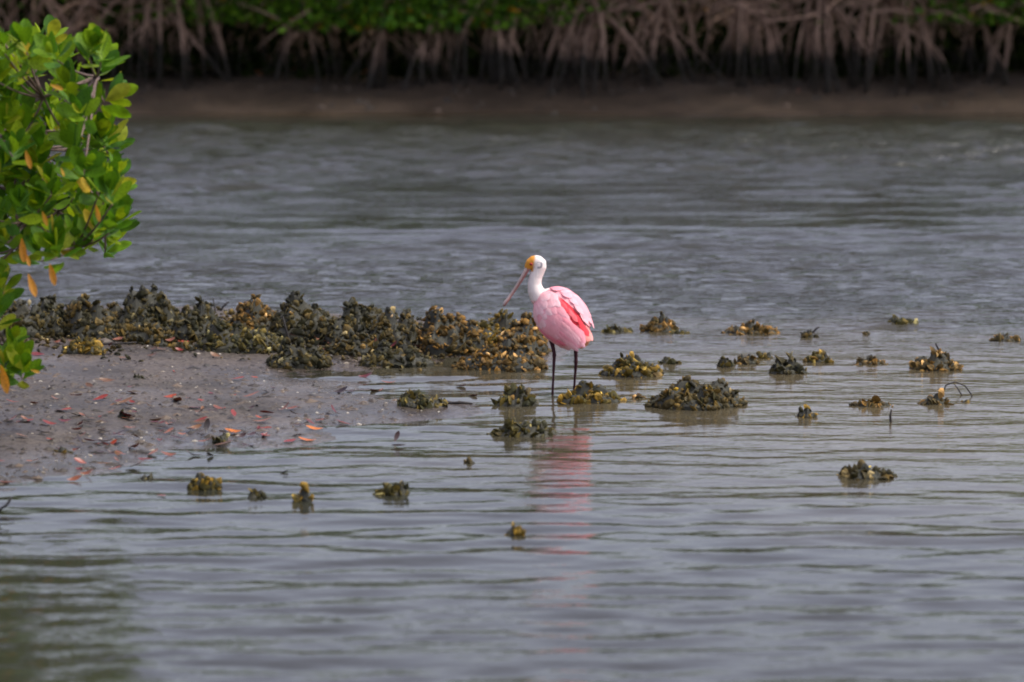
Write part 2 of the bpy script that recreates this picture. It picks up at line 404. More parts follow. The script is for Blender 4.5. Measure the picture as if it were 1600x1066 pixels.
def clump(name, label, cat, group, box, tint=(1, 1, 1), dens=.0017, size=.058, tall=1.0, zoff=0.0, depth=None, seed=0, pale=0.0, wide=1.08, low=.5, prof=2.0):
    """an oyster clump filling box=(x0,x1,ytop,ybase) of the photograph, standing where its base meets the ground"""
    rd = random.Random(1000+seed)
    x0, x1, yt, yb = box
    base = at((x0+x1)/2, yb)
    z0 = float(max(mud_h(np.array([base.x]), np.array([base.y]))[0], -.005)) if base.x < 1.4 and base.y > 12.7 else -.005
    base = at((x0+x1)/2, yb, max(z0, 0)); s = F/base.y
    W = (x1-x0)/s*wide; sn = CAM_H/base.y
    D = depth if depth else min(max(W*.6, .06), .5)
    Hh = max(((yb-yt)/s - D*.5*sn)*.95, .04)*tall
    c = base + Vector((0, D*.5, 0)); c.z = z0-.012
    root = empty(name, c); tag(root, label, cat, group)
    # core: lumpy low dome
    lob = [(rd.uniform(-.62, .62), rd.uniform(-.5, .5), rd.uniform(.5, 1.0), rd.uniform(.2, .45)) for _ in range(max(3, int(4+W*16)))]
    lob[0] = (rd.uniform(-.5, .5), rd.uniform(-.2, .2), 1.0, .38)
    def hz(u, v):
        e = max(0, 1-(u*u+v*v)**prof)**.75
        h = low
        for (a, b, hh, r) in lob: h = max(h, hh*math.exp(-((u-a)**2+(v-b)**2)/(r*r)))
        return e*h
    def rag(a): return 1+.34*mn.noise(Vector((math.cos(a)*1.6+seed*3.1, math.sin(a)*1.6, .5)))
    n = 27 if W > .15 else 11; vs = []; fs = []
    for j in range(n):
        for i in range(n):
            u, v = -1+2*i/(n-1), -1+2*j/(n-1)
            q = max(abs(u), abs(v)); rr = math.hypot(u, v)
            if rr > 1e-6: u, v = u*q/rr, v*q/rr
            z = hz(u, v)*Hh*.86*(1+.25*mn.noise(Vector((u*4+seed, v*4, 1)))) - (.12 if q > .99 else 0) + (.012*mn.noise(Vector((u*W*40+seed, v*D*40, 3))) if q < .95 else 0)
            rg = rag(math.atan2(v, u)); vs.append((u*W*.5*rg, v*D*.5*rg, z))
    for j in range(n-1):
        for i in range(n-1): fs.append((j*n+i, j*n+i+1, (j+1)*n+i+1, (j+1)*n+i))
    co = mesh_obj('shell_matrix', vs, fs, M['core'], root)
    N = int(W*D*1.9/dens*(1+.8*Hh/max(D, .01))); N = max(7, min(N, 620))
    small = NB()
    cand = []
    for k in range(N):
        a = rd.uniform(0, 6.283); q = min(rd.random()**.46, 1)*1.0
        u, v = q*math.cos(a), q*math.sin(a)
        z = hz(u, v)*Hh
        rg = rag(a); p = Vector((u*W*.5*rg, v*D*.5*rg, z*.9-.008))
        e = .06
        g = Vector((-(hz(u+e, v)-hz(u-e, v))*Hh/(e*W), -(hz(u, v+e)-hz(u, v-e))*Hh/(e*D), 1)).normalized()
        cand.append((-v + z/max(Hh, .01)*.8 + rd.uniform(-.3, .3), p, g))
    cand.sort(key=lambda t: -t[0])
    lim = min(int(N*.5)+3, 75)
    for k, (_, p, g) in enumerate(cand):
        d = (g*.25 + Vector((rd.gauss(0, .6), rd.gauss(0, .5), rd.uniform(.0, .8)))).normalized()   # growing direction of the bill
        tw = Vector((rd.gauss(0, 1), rd.gauss(-.5, 1), rd.gauss(.2, .6)))
        zc = (tw - d*tw.dot(d)).normalized(); xc = d.cross(zc)
        sz = size*rd.choice([.55, .7, .9, 1.1, 1.3, 1.7])*rd.uniform(.85, 1.15)*(.8 if W < .12 else 1)
        me, sv, sf, rim = SHELLS[rd.randrange(8)]
        rot = Matrix((xc, d, zc)).transposed()
        if k < lim:
            o = link('oyster_shell', me, root)
            o.matrix_local = Matrix.Translation(p-d*sz*.42) @ rot.to_4x4() @ Matrix.Diagonal((sz, sz, sz, 1))
            if rd.random() < pale: o.color = (2.6, 2.1, 1.6, 1)
            else: o.color = (*tint, 1)
        else:
            mm = np.array(rot)*sz*.85; pv = sv @ mm.T + np.array(p-d*sz*.42)
            small.add(pv, sf, rim)
    if small.n:
        o = small.build('small_shells', M['shell_i'], root); o.color = (*[t*.85 for t in tint], 1); o['kind'] = 'stuff'
    return root

OL = (1.05, .93, .6); BR = (2.1, 1.5, .85); YL = (2.1, 1.7, .55); DK = (.72, .72, .52); GN = (1.05, 1.05, .6)
GB = 'oyster mounds of the shell bar'
bar = [
 ((20, 112, 462, 528), DK, 'dark oyster mound of the shell bar partly behind the hanging mangrove leaves'),
 ((88, 192, 456, 530), OL, 'grey green oyster mound with white shells next to the tallest mound'),
 ((178, 282, 440, 530), DK, 'tallest dark peaked oyster mound on the shell bar'),
 ((262, 338, 461, 530), DK, 'small dark oyster mound beside two thin upright sticks'),
 ((352, 440, 459, 528), BR, 'oyster mound with a brown top beside the leaning stick'),
 ((418, 520, 454, 530), DK, 'dark oyster mound between the brown topped one and the orange leaf'),
 ((508, 600, 466, 540), DK, 'dark oyster mound carrying one bright orange fallen leaf'),
 ((578, 668, 479, 548), OL, 'low olive oyster mound joining the dark and the ochre half of the bar'),
 ((655, 752, 474, 552), BR, 'ochre oyster mound of the bar below the tip of the bill'),
 ((722, 826, 482, 542), YL, 'yellow brown oyster mound second from the spoonbill end of the bar'),
 ((790, 852, 488, 556), BR, 'oyster mound at the end of the bar touching the spoonbill'),
 ((310, 436, 497, 550), GN, 'round dark green oyster mound standing out in front of the bar'),
 ((418, 514, 530, 577), DK, 'dark low oyster mound at the foot of the bar on the mud'),
 ((508, 590, 510, 556), OL, 'oyster mound with red leaves around it in the middle of the bar'),
 ((564, 660, 532, 575), DK, 'dark oyster mound at the foot of the bar beside the wet gap'),
 ((732, 846, 528, 580), BR, 'brown oyster mound standing in shallow water below the bar end'),
 ((690, 740, 530, 556), OL, 'small broken oyster mound in the wet gap of the bar'),
 ((200, 268, 496, 536), OL, 'low oyster mound in front of the tallest mound'),
 ((150, 210, 500, 532), OL, 'low muddy oyster mound with one white shell'),
 ((98, 156, 522, 553), YL, 'small yellow green oyster clump alone on the mud before the bar'),
 ((240, 262, 528, 540), YL, 'tiny yellow oyster clump on mud below the tallest mound'),
 ((272, 302, 530, 547), OL, 'tiny olive oyster clump on mud beside red leaves'),
 ((-70, 70, 464, 528), DK, 'dark oyster mound wholly behind the lowest hanging leaves'),
 ((-230, 0, 462, 530), DK, 'oyster mound at the landward end of the bar behind leaves'),
]
for k, (b, t, lab) in enumerate(bar):
    clump('oyster_mound', lab, 'oyster mound', GB, b, t, dens=.0011, seed=k, depth=.46 if k < 11 or k >= 22 else None, pale=.03, size=.043, wide=1.26, tall=1.24, low=.58, prof=1.6)
GW = 'oyster clumps standing in shallow water'
water_clumps = [
 ((1005, 1060, 481, 520), BR, 'tall brown oyster clump in water behind the spoonbill tail side', .1),
 ((1046, 1076, 508, 524), GN, 'small green lump leaning on the tall brown oyster clump', 0),
 ((1132, 1224, 496, 525), BR, 'long brown oyster clump rising to one end in open water', .05),
 ((1250, 1274, 508, 529), OL, 'small pointed oyster clump beside the long brown clump', 0),
 ((1350, 1362, 514, 523), OL, 'tiny single oyster lump alone in open water', 0),
 ((1386, 1438, 487, 510), GN, 'dark green rounded oyster clump farthest out in the water', 0),
 ((1546, 1592, 517, 533), BR, 'flat pale brown oyster clump beyond the stick bearing clump', .12),
 ((942, 986, 504, 521), GN, 'faint low green oyster clump just behind the spoonbill', 0),
 ((942, 1040, 547, 590), YL, 'wide ochre oyster clump between the bird and the largest clump', .08),
 ((1032, 1062, 548, 570), GN, 'small olive lump at the end of the wide ochre clump', 0),
 ((1120, 1150, 550, 574), GN, 'dark green oyster lump beside a row of pale shells', 0),
 ((1150, 1186, 546, 570), BR, 'row of pale flat oyster shells just above the water', .25),
 ((1184, 1208, 542, 560), YL, 'small yellow oyster lump next to the pale shells', .1),
 ((1205, 1262, 549, 586), DK, 'blocky dark oyster clump with a mirror image below', 0),
 ((1258, 1300, 544, 567), YL, 'golden low oyster clump touching the blocky dark clump', .1),
 ((1338, 1384, 548, 572), BR, 'small flat brown oyster clump between the golden clump and the stick clump', .1),
 ((1425, 1500, 540, 579), BR, 'oyster clump with pale shells and a stick pointing up', .22),
 ((876, 968, 588, 633), YL, 'ochre oyster clump hiding the foot of the spoonbill', .05),
 ((1020, 1164, 583, 642), OL, 'largest oyster clump in the water with a yellow knob', .1),
 ((1245, 1278, 627, 653), YL, 'little round golden oyster clump on its own', .15),
 ((1338, 1400, 616, 637), BR, 'low ragged oyster clump beside the arching twigs clump', .1),
 ((1438, 1482, 604, 633), BR, 'oyster clump with a round pale shell under arching twigs', .2),
 ((1502, 1516, 616, 630), YL, 'tiny golden oyster lump under the arching twigs', .1),
 ((984, 1010, 608, 624), BR, 'tiny pale oyster lump beside the largest clump', .2),
 ((620, 700, 604, 637), GN, 'olive green oyster clump at the tip of the mud spit', .03),
 ((772, 842, 597, 637), GN, 'green oyster clump beside the near leg of the spoonbill', .05),
 ((766, 872, 648, 684), GN, 'long low green oyster clump above the pink reflection', .03),
 ((1312, 1394, 716, 749), OL, 'dark flat oyster clump with one yellow shell on top', .02),
 ((293, 341, 729, 764), YL, 'yellow green oyster clump standing just off the mud edge', 0),
 ((385, 418, 755, 780), GN, 'dull green oyster lump next to the upright yellow clump', 0),
 ((458, 490, 749, 786), YL, 'upright yellow oyster clump next to the dull green lump', 0),
 ((584, 646, 742, 775), GN, 'wide green oyster clump in open water off the mud spit', 0),
 ((722, 747, 709, 726), OL, 'small dark oyster lump between the mud spit and the pink reflection', 0),
 ((787, 819, 808, 838), YL, 'little oyster clump alone in open water below the spoonbill reflection', .1),
 ((215, 240, 736, 750), DK, 'small dark lump at the water edge of the mudflat', 0),
 ((333, 358, 668, 692), GN, 'green oyster lump on the mud beside an orange leaf', 0),
 ((206, 228, 580, 594), GN, 'round green stone like oyster lump on open mud', 0),
 ((182, 202, 636, 654), DK, 'round grey lump on mud near a pale shell', 0),
 ((85, 108, 693, 707), OL, 'flat dark oyster lump low on the mud', 0),
]
for k, (b, t, lab, pl) in enumerate(water_clumps):
    c = clump('oyster_clump', lab, 'oyster clump', GW if k < 35 else 'oyster lumps lying on the mud', b, t, dens=.0010, seed=100+k, pale=pl, size=.044, tall=1.12)
    if 'yellow knob' in lab or 'one yellow shell' in lab:
        top = [o for o in c.children if o.name.startswith('oyster_shell')]
        for o in sorted(top, key=lambda q: -q.location.z)[:4]: o.color = (3.0, 2.4, .35, 1)

rub = NB(); rd = random.Random(55)
for k in range(2600):                       # loose dead shells between and below the mounds
    px = rd.uniform(-200, 850); py = rd.gauss(530 if px < 450 else 545, 16)
    p = at(px, min(max(py, 486), 578)); h = float(mud_h(np.array([p.x]), np.array([p.y]))[0])
    sz = rd.uniform(.02, .055); me, sv, sf, rim = SHELLS[rd.randrange(8)]
    rot = Euler((rd.gauss(.3, .5), rd.gauss(0, .6), rd.uniform(0, 6.28))).to_matrix()
    rub.add(sv @ (np.array(rot)*sz).T+np.array((p.x, p.y, max(h, -.02)+.004)), sf, rim)
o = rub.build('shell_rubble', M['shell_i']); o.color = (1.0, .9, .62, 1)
tag(o, 'loose olive brown shell rubble filling the gaps of the shell bar', 'shell rubble', kind='stuff')

# ------------------------------------------------------------------ shell grit and mud crumbs (uncountable)
grit = MB(); pale_grit = MB()
for k in range(5200):
    px, py = random.uniform(-60, 800), random.uniform(540, 765)
    p = at(px, py); h = float(mud_h(np.array([p.x]), np.array([p.y]))[0])
    if h < .004: continue
    s = .004+.016*random.random()**3*(1.6 if random.random() < .12 else 1); sx = random.uniform(.8, 2.6); a = random.uniform(0, 6.28); v = []
    for q in range(5): v.append((p.x+math.cos(a+q*1.256)*s*sx*random.uniform(.7, 1.4), p.y+math.sin(a+q*1.256)*s*random.uniform(.7, 1.4), h-.003))
    v.append((p.x, p.y, h+s*random.uniform(.25, .8)))
    (pale_grit if random.random() < .14 and s < .011 else grit).add(v, [(q, (q+1) % 5, 5) for q in range(5)])
tag(grit.build('mud_crumbs', m_random('mud_crumb', [(0, (.02, .016, .015)), (.6, (.07, .055, .045)), (1, (.13, .09, .06))], True, .6)), 'dark crumbs of mud and bark scattered over the mudflat', 'debris', kind='stuff')
tag(pale_grit.build('shell_grit', m_random('shell_grit', [(0, (.3, .24, .17)), (1, (.55, .5, .42))], True, .6)), 'pale broken bits of shell scattered over the mudflat', 'shell grit', kind='stuff')

# ------------------------------------------------------------------ leaves
def leaf_mesh(seed, fold=.18, curl=.2, name='leaf', wid=.46):
    rd = random.Random(seed); n = 8; vs = []; fs = []
    cv = curl*rd.uniform(.3, 1.4); tw = rd.uniform(-.3, .3)
    for i in range(n):
        t = i/(n-1); w = wid*.5*((math.sin(math.pi*min(1, t**1.15))**.62) if t < .999 else 0)*(.72+.42*t)
        if i == 0: w = .02
        if i == n-1: w = wid*.13
        zc = cv*(t-.4)**2
        a = tw*t
        for sx in (-1, -.5, 0, .5, 1):
            x = w*sx; z = abs(sx)*w*fold*1.6
            vs.append((x*math.cos(a)-z*math.sin(a), t, zc+x*math.sin(a)+z))
    for i in range(n-1):
        for k in range(4): fs.append((i*5+k, i*5+k+1, (i+1)*5+k+1, (i+1)*5+k))
    me = bpy.data.meshes.new(name); me.from_pydata(vs, [], fs); me.polygons.foreach_set('use_smooth', [True]*len(fs)); me.update()
    return me, np.array(vs), fs
def leaf_set(m, seed, **kw):
    out = []
    for k in range(4):
        r = leaf_mesh(seed+k, **kw); r[0].materials.append(m); out.append(r)
    return out
LEAF = leaf_set(M['leaf'], 1, wid=.54); OLD = leaf_set(M['old_leaf'], 11, wid=.36)
FALL = {k: leaf_set(M[k+'_leaf'], 30+i*5, fold=.12, curl=.55, name='fallen_leaf', wid=.44) for i, k in enumerate(['red', 'orange', 'brown', 'dark', 'salmon', 'maroon'])}
FLAB = {
 'red': ('red fallen mangrove leaf', 'red leaves on the mud'),
 'orange': ('bright orange fallen mangrove leaf', 'orange leaves on the mud'),
 'brown': ('tan brown fallen mangrove leaf', 'brown leaves on the mud'),
 'dark': ('blackened fallen mangrove leaf', 'black leaves on the mud'),
 'salmon': ('salmon pink fallen mangrove leaf', 'salmon leaves on the mud'),
 'maroon': ('dark maroon fallen mangrove leaf', 'maroon leaves on the mud')}
def fallen(px, py, kind, L=.085, tilt=.12, label=None, group=None, zadd=0.0, rz=None, z=None):
    p = at(px, py); h = float(mud_h(np.array([p.x]), np.array([p.y]))[0]) if z is None else z
    p = at(px, py, max(h, 0)); 
    me = FALL[kind][random.randrange(4)][0]
    o = link('fallen_leaf', me, None, p + Vector((0, 0, .004+zadd)))
    a = (random.choice([math.pi/2, -math.pi/2])+random.gauss(0, .55)) if rz is None else rz
    o.rotation_euler = (random.gauss(tilt*.4, tilt), random.gauss(0, tilt*1.6), a); o.scale = (L,)*3
    zone = 'among the shells of the bar' if py < 550 else 'on the open upper mudflat' if py < 625 else 'in the leaf litter of the middle mudflat' if py < 690 else 'near the water edge of the mudflat'
    sz_ = 'small ' if L < .058 else 'large ' if L > .088 else ''
    tag(o, label or f"{sz_}{FLAB[kind][0]} {zone}", 'leaf', group or FLAB[kind][1]+(', '+zone)); return o
spec = [(145, 627, 'red'), (182, 631, 'brown'), (10, 660, 'salmon'), (24, 661, 'red'), (132, 651, 'dark'), (190, 655, 'salmon'), (206, 652, 'maroon'), (214, 669, 'salmon'),
 (8, 722, 'red'), (40, 722, 'orange'), (320, 638, 'maroon'), (350, 641, 'salmon'), (305, 645, 'brown'), (288, 687, 'dark'), (262, 669, 'maroon'), (315, 714, 'maroon'), (333, 713, 'dark'),
 (377, 676, 'orange'), (400, 697, 'dark'), (455, 665, 'dark'), (430, 647, 'red'), (470, 650, 'brown'), (492, 658, 'brown'), (505, 672, 'orange'), (462, 688, 'red'), (494, 690, 'orange'),
 (530, 650, 'maroon'), (548, 665, 'red'), (360, 594, 'red'), (420, 613, 'maroon'), (290, 521, 'red'), (305, 527, 'maroon'), (84, 536, 'salmon'), (265, 518, 'maroon'), (298, 535, 'red'),
 (505, 535, 'orange'), (530, 528, 'red'), (545, 542, 'salmon'), (500, 548, 'red'), (470, 520, 'orange'), (452, 514, 'red'), (620, 598, 'salmon'), (710, 604, 'red'), (700, 538, 'salmon'),
 (300, 603, 'brown'), (255, 622, 'red'), (270, 627, 'salmon'), (125, 742, 'salmon'), (170, 735, 'red'), (25, 755, 'salmon'), (105, 752, 'salmon'), (195, 732, 'brown'), (230, 714, 'salmon'),
 (275, 712, 'salmon'), (95, 642, 'red'), (108, 643, 'maroon'), (45, 685, 'brown'), (60, 576, 'dark'), (70, 555, 'maroon'), (200, 700, 'salmon'), (310, 692, 'salmon'), (635, 697, 'maroon'),
 (335, 697, 'brown'), (185, 560, 'brown'), (230, 557, 'brown'), (260, 548, 'brown'), (345, 559, 'brown'), (560, 590, 'maroon'), (380, 622, 'salmon'), (445, 640, 'salmon'), (30, 630, 'red'), (150, 690, 'brown'), (215, 718, 'maroon'), (395, 660, 'salmon'), (520, 614, 'dark'), (555, 612, 'dark'), (730, 620, 'maroon'), (600, 610, 'salmon'), (180, 596, 'brown')]
for px, py, k in spec: fallen(px, py, k, random.uniform(.065, .10), .14)
for k in range(150):
    px, py = random.triangular(0, 600, 200), random.triangular(575, 750, 680)
    p = at(px, py)
    if mud_h(np.array([p.x]), np.array([p.y]))[0] > .008:
        fallen(px, py, random.choice(['red', 'red', 'brown', 'maroon', 'dark', 'dark', 'salmon']), random.uniform(.03, .075), .2)
for k in range(34):
    px, py = random.uniform(60, 720), random.gauss(540, 10)
    fallen(px, py, random.choice(['red', 'brown', 'maroon', 'red', 'salmon']), random.uniform(.04, .085), .25, zadd=.01)
fallen(556, 487, 'orange', .10, .1, 'bright orange leaf lying on top of the dark oyster mound', z=.17, rz=1.6)
o = fallen(131, 700, 'dark', .085, .1, 'black curled leaf standing up on the mud', 'upright black leaves'); o.rotation_euler = (.7, .5, 1.1)
o = fallen(321, 678, 'dark', .075, .1, 'black pointed leaf standing up beside a green oyster lump', 'upright black leaves'); o.rotation_euler = (1.2, .3, .4)
o = fallen(616, 692, 'dark', .06, .1, 'dark curled leaf standing in the shallow water by the spit', 'upright black leaves', z=0); o.rotation_euler = (1.25, .5, .3)
o = fallen(245, 775, 'red', .05, .1, 'small red leaf tip rising from the near water', z=0, group='leaves in water')
o = fallen(437, 740, 'dark', .045, .1, 'small black leaf bits floating near the yellow clump', z=0, group='leaves in water')
for px, py, nm in [(226, 105, 'left'), (304, 102, ''), (410, 122, ''), (453, 115, ''), (480, 110, ''), (493, 109, ''), (590, 123, ''), (1003, 124, ''), (1482, 168, ''), (1347, 168, ''), (920, 163, ''), (667, 168, ''), (1243, 148, ''), (566, 120, '')]:
    y = SHY+.2
    for _ in range(60):                      # find where this view ray meets the bank
        q = atd(px, py, y)
        if q.z <= float(bank_h(np.array([q.x]), np.array([q.y]))[0])+.01: break
        y += .06
    bright = py < 128
    o = link('fallen_leaf', FALL['orange' if bright else 'salmon'][random.randrange(4)][0], None, q+Vector((0, 0, .02)))
    o.rotation_euler = (random.uniform(.3, .8), random.uniform(-.3, .3), random.uniform(-.6, .6)+random.choice([1.57, -1.57])); o.scale = (random.uniform(.10, .14) if bright else .08,)*3
    tag(o, 'orange fallen leaf on the far brown mud bank' if bright else 'small faded leaf low on the far brown mud bank', 'leaf', 'orange leaves on the far bank' if bright else 'faded leaves on the far bank')

bd = MB(); rd = random.Random(66)
for k in range(700):
    x = rd.uniform(-9, 9); y = SHY+rd.uniform(.05, 2.4); h = float(bank_h(np.array([x]), np.array([y]))[0])
    if h < .01: continue
    r = .012+.04*rd.random()**3; a = rd.uniform(0, 6.28)
    bd.add([(x+math.cos(a+q*1.256)*r*1.6*rd.uniform(.7, 1.4), y+math.sin(a+q*1.256)*r*rd.uniform(.7, 1.4), h-.01) for q in range(5)]+[(x, y, h+r*rd.uniform(.5, 1.2))], [(q, (q+1) % 5, 5) for q in range(5)])
tag(bd.build('bank_debris', m_random('bank_debris', [(0, (.012, .010, .008)), (.7, (.05, .037, .026)), (.95, (.08, .055, .04)), (1, (.12, .08, .055))], True, .8)), 'dark lumps and bits scattered over the far brown mud bank', 'debris', kind='stuff')

# ------------------------------------------------------------------ sticks and twigs
def stick(name, pxs, rad, label, base_z=0.0, m='dark_twig', dy=None, group=None):
    b = at(*pxs[0], base_z); pts = [b-Vector((0, 0, .03))]+[atd(px, py, b.y+(dy or 0)*i) for i, (px, py) in enumerate(pxs)]
    pts = [p-b for p in pts]
    v, f = tube(pts, [rad*(1-.35*i/(len(pts)-1)) for i in range(len(pts))], 6)
    return tag(mesh_obj(name, v, f, M[m], None, True, b), label, 'stick', group)
stick('stick', [(337, 492), (335, 479), (333, 466)], .006, 'thin upright dark stick behind the shell bar', .06)
stick('stick', [(342, 490), (349, 479), (357, 472)], .009, 'dark stick leaning outward behind the shell bar', .06)
stick('stick', [(452, 532), (447, 515), (442, 495)], .009, 'straight dark stick standing in the middle of the shell bar', .08)
stick('stick', [(1470, 552), (1466, 545), (1462, 537)], .008, 'short dark stick on top of the pale shell clump', .05)
stick('stick', [(1270, 520), (1275, 514), (1280, 511)], .009, 'stubby dark stick by the small pointed clump', .0)
stick('arching_twig', [(1470, 622), (1478, 602), (1492, 597), (1508, 603), (1518, 617), (1521, 629)], .005, 'thin dark twig arching over the water from an oyster clump', 0, dy=.01)
stick('arching_twig', [(1503, 618), (1497, 608), (1491, 600)], .004, 'short thin twig meeting the arching twig from below', 0)
stick('forked_twig', [(-8, 812), (1, 795), (10, 790), (18, 778)], .008, 'dark bent twig rising from the near water under the mangrove', 0)
stick('drift_twig', [(-8, 813), (8, 811), (22, 813)], .006, 'thin dark drift twig lying on the near water', 0.005)
stick('drift_twig', [(700, 630), (722, 629), (738, 631)], .010, 'dark drift twig on the wet mud spit', .01)
stick('drift_twig', [(150, 538), (185, 537), (214, 535)], .008, 'thin dark drift twig lying before the shell bar', .075)
stick('stick', [(1392, 660), (1391, 650), (1393, 640)], .008, 'short dark stub rising from calm water', 0)

# ------------------------------------------------------------------ spoonbill
BO = at(864, 616)                       # the foot of its near leg
BS = F/BO.y                             # photo pixels per metre there
SNB = CAM_H/math.hypot(CAM_H, BO.y); CSB = math.sqrt(1-SNB**2)
def P(u, v, dy=0.0):                    # u,v: outline sketch units, dy: depth offset in metres
    x = (740+u/3.553-864)/BS; upi = (616-(370+v/3.553))/BS
    return Vector((x, dy, (upi-dy*SNB)/CSB))
U = 1/3.553/BS
bird = empty('spoonbill', BO)
tag(bird, 'pink spoonbill with white neck and orange face standing in shallow water', 'bird')
def loft(rings, sides=20):
    vs = []; fs = []
    n = len(rings)
    for i, (c, r, ) in enumerate(rings):
        t = (rings[min(i+1, n-1)][0]-rings[max(i-1, 0)][0]).normalized()
        a = t.cross(Vector((0, 1, 0.02))); a.normalize(); b = t.cross(a)
        rx, ry = r if isinstance(r, tuple) else (r, r)
        for k in range(sides):
            an = 2*math.pi*k/sides
            vs.append(c+a*(math.cos(an)*rx)+b*(math.sin(an)*ry))
    for i in range(n-1):
        for k in range(sides):
            k2 = (k+1) % sides; fs.append((i*sides+k, i*sides+k2, (i+1)*sides+k2, (i+1)*sides+k))
    fs.append(tuple(range(sides))[::-1]); fs.append(tuple((n-1)*sides+k for k in range(sides)))
    return vs, fs
BB, BT = P(380, 300, .15), P(618, 600, -.06)
AX = (BT-BB); ALEN = AX.length; AX.normalize()
VC = Vector((0, -CSB, SNB)); CC = (VC-AX*VC.dot(AX)).normalized(); RR = CC.cross(AX)
if RR.x < 0: RR = -RR
RP = [(0, .02), (.04, .06), (.12, .096), (.25, .128), (.4, .144), (.55, .146), (.7, .130), (.82, .102), (.92, .068), (1, .034)]
def brad(t): return .86*float(np.interp(t, [p[0] for p in RP], [p[1] for p in RP]))
def surf(t, phi, off=0.0, wing=False):
    r = brad(t)
    if wing: r = max(r, float(np.interp(t, [0, .75, .9, 1.05], [0, .106, .080, .055])))
    r += off
    # back is a little flatter than the flanks
    return BB+AX*(ALEN*t)+(CC*math.cos(phi)*.95+RR*math.sin(phi))*r
body = MB()
vs = []; fs = []; TS = np.linspace(0.0, 1, 22); SD = 28
for t in TS:
    for k in range(SD): vs.append(surf(t, 2*math.pi*k/SD))
for i in range(len(TS)-1):
    for k in range(SD):
        k2 = (k+1) % SD; fs.append((i*SD+k, i*SD+k2, (i+1)*SD+k2, (i+1)*SD+k))
fs.append(tuple(range(SD))[::-1]); fs.append(tuple((len(TS)-1)*SD+k for k in range(SD)))
body.add(vs, fs)
HY = .10
neck = [(P(420, 385, .12), 72*U), (P(390, 355, .12), 60*U), (P(360, 322, HY), 52*U), (P(343, 290, HY), 45*U), (P(337, 255, HY), 39*U), (P(343, 218, HY), 37*U), (P(356, 185, HY), 37*U), (P(366, 158, HY), 39*U), (P(366, 134, HY), 37*U), (P(358, 116, HY), 25*U)]
body.add(*loft(neck))
head = [(P(390, 128, HY), 14*U), (P(376, 130, HY), 31*U), (P(352, 132, HY), (39*U, 35*U)), (P(330, 136, HY), (39*U, 33*U)), (P(312, 146, HY), (32*U, 27*U)), (P(300, 160, HY), (22*U, 20*U)), (P(292, 172, HY), (13*U, 14*U))]
body.add(*loft(head))
def leg(hip, knee, foot, fy):
    th = [(hip+Vector((0, 0, .05)), .034), (hip, .026), (hip*.55+knee*.45, .0125), (knee+Vector((0, 0, .012)), .0105), (knee, .0125), (knee-Vector((0, 0, .014)), .010), (knee*.45+foot*.55, .0072), (foot+Vector((0, 0, .012)), .0078), (foot-Vector((0, 0, .012)), .009)]
    body.add(*loft(th, 12))
    for a in (-.6, 0, .6, math.pi):                     # toes, forward is away and to the left
        d = Vector((math.sin(a-.45), math.cos(a-.45), 0)); L = .075 if a < 3 else .035
        body.add(*loft([(foot, .0075), (foot+d*L*.5+Vector((0, .0001, -.004)), .006), (foot+d*L+Vector((0, 0, -.01)), .0045)], 8))
hipL = P(425, 535, .02); hipR = P(568, 560, .06)
footL = Vector((P(438, 860, 0).x, 0.0, -.012)); footR = Vector((P(560, 850, 0).x, .10, -.012))
leg(hipL, P(447, 655, -.005), footL, 0); leg(hipR, P(570, 690, .065), footR, 0)
tmp = body.build('bird_body_raw', None)
rm = tmp.modifiers.new('r', 'REMESH'); rm.mode = 'VOXEL'; rm.voxel_size = .0036; rm.use_smooth_shade = True
sm = tmp.modifiers.new('s', 'SMOOTH'); sm.factor = .5; sm.iterations = 7
dg = bpy.context.evaluated_depsgraph_get(); dg.update()
bme = bpy.data.meshes.new_from_object(tmp.evaluated_get(dg)); bme.name = 'body'
raw = tmp.data; bpy.data.objects.remove(tmp); bpy.data.meshes.remove(raw)
def lerp(a, b, t): return tuple(a[i]+(b[i]-a[i])*t for i in range(3))
def sst(a, b, x): t = min(1, max(0, (x-a)/(b-a))); return t*t*(3-2*t)
WHITE = (.86, .76, .72); PINK = (.91, .36, .41); CARM = (.80, .045, .065); FACE = (.70, .30, .045); LEG = (.045, .014, .020); SLATE = (.17, .17, .21)
nb = P(372, 330, HY); hc = P(340, 135, HY)
cols = np.zeros((len(bme.vertices), 4), np.float32); cols[:, 3] = 1
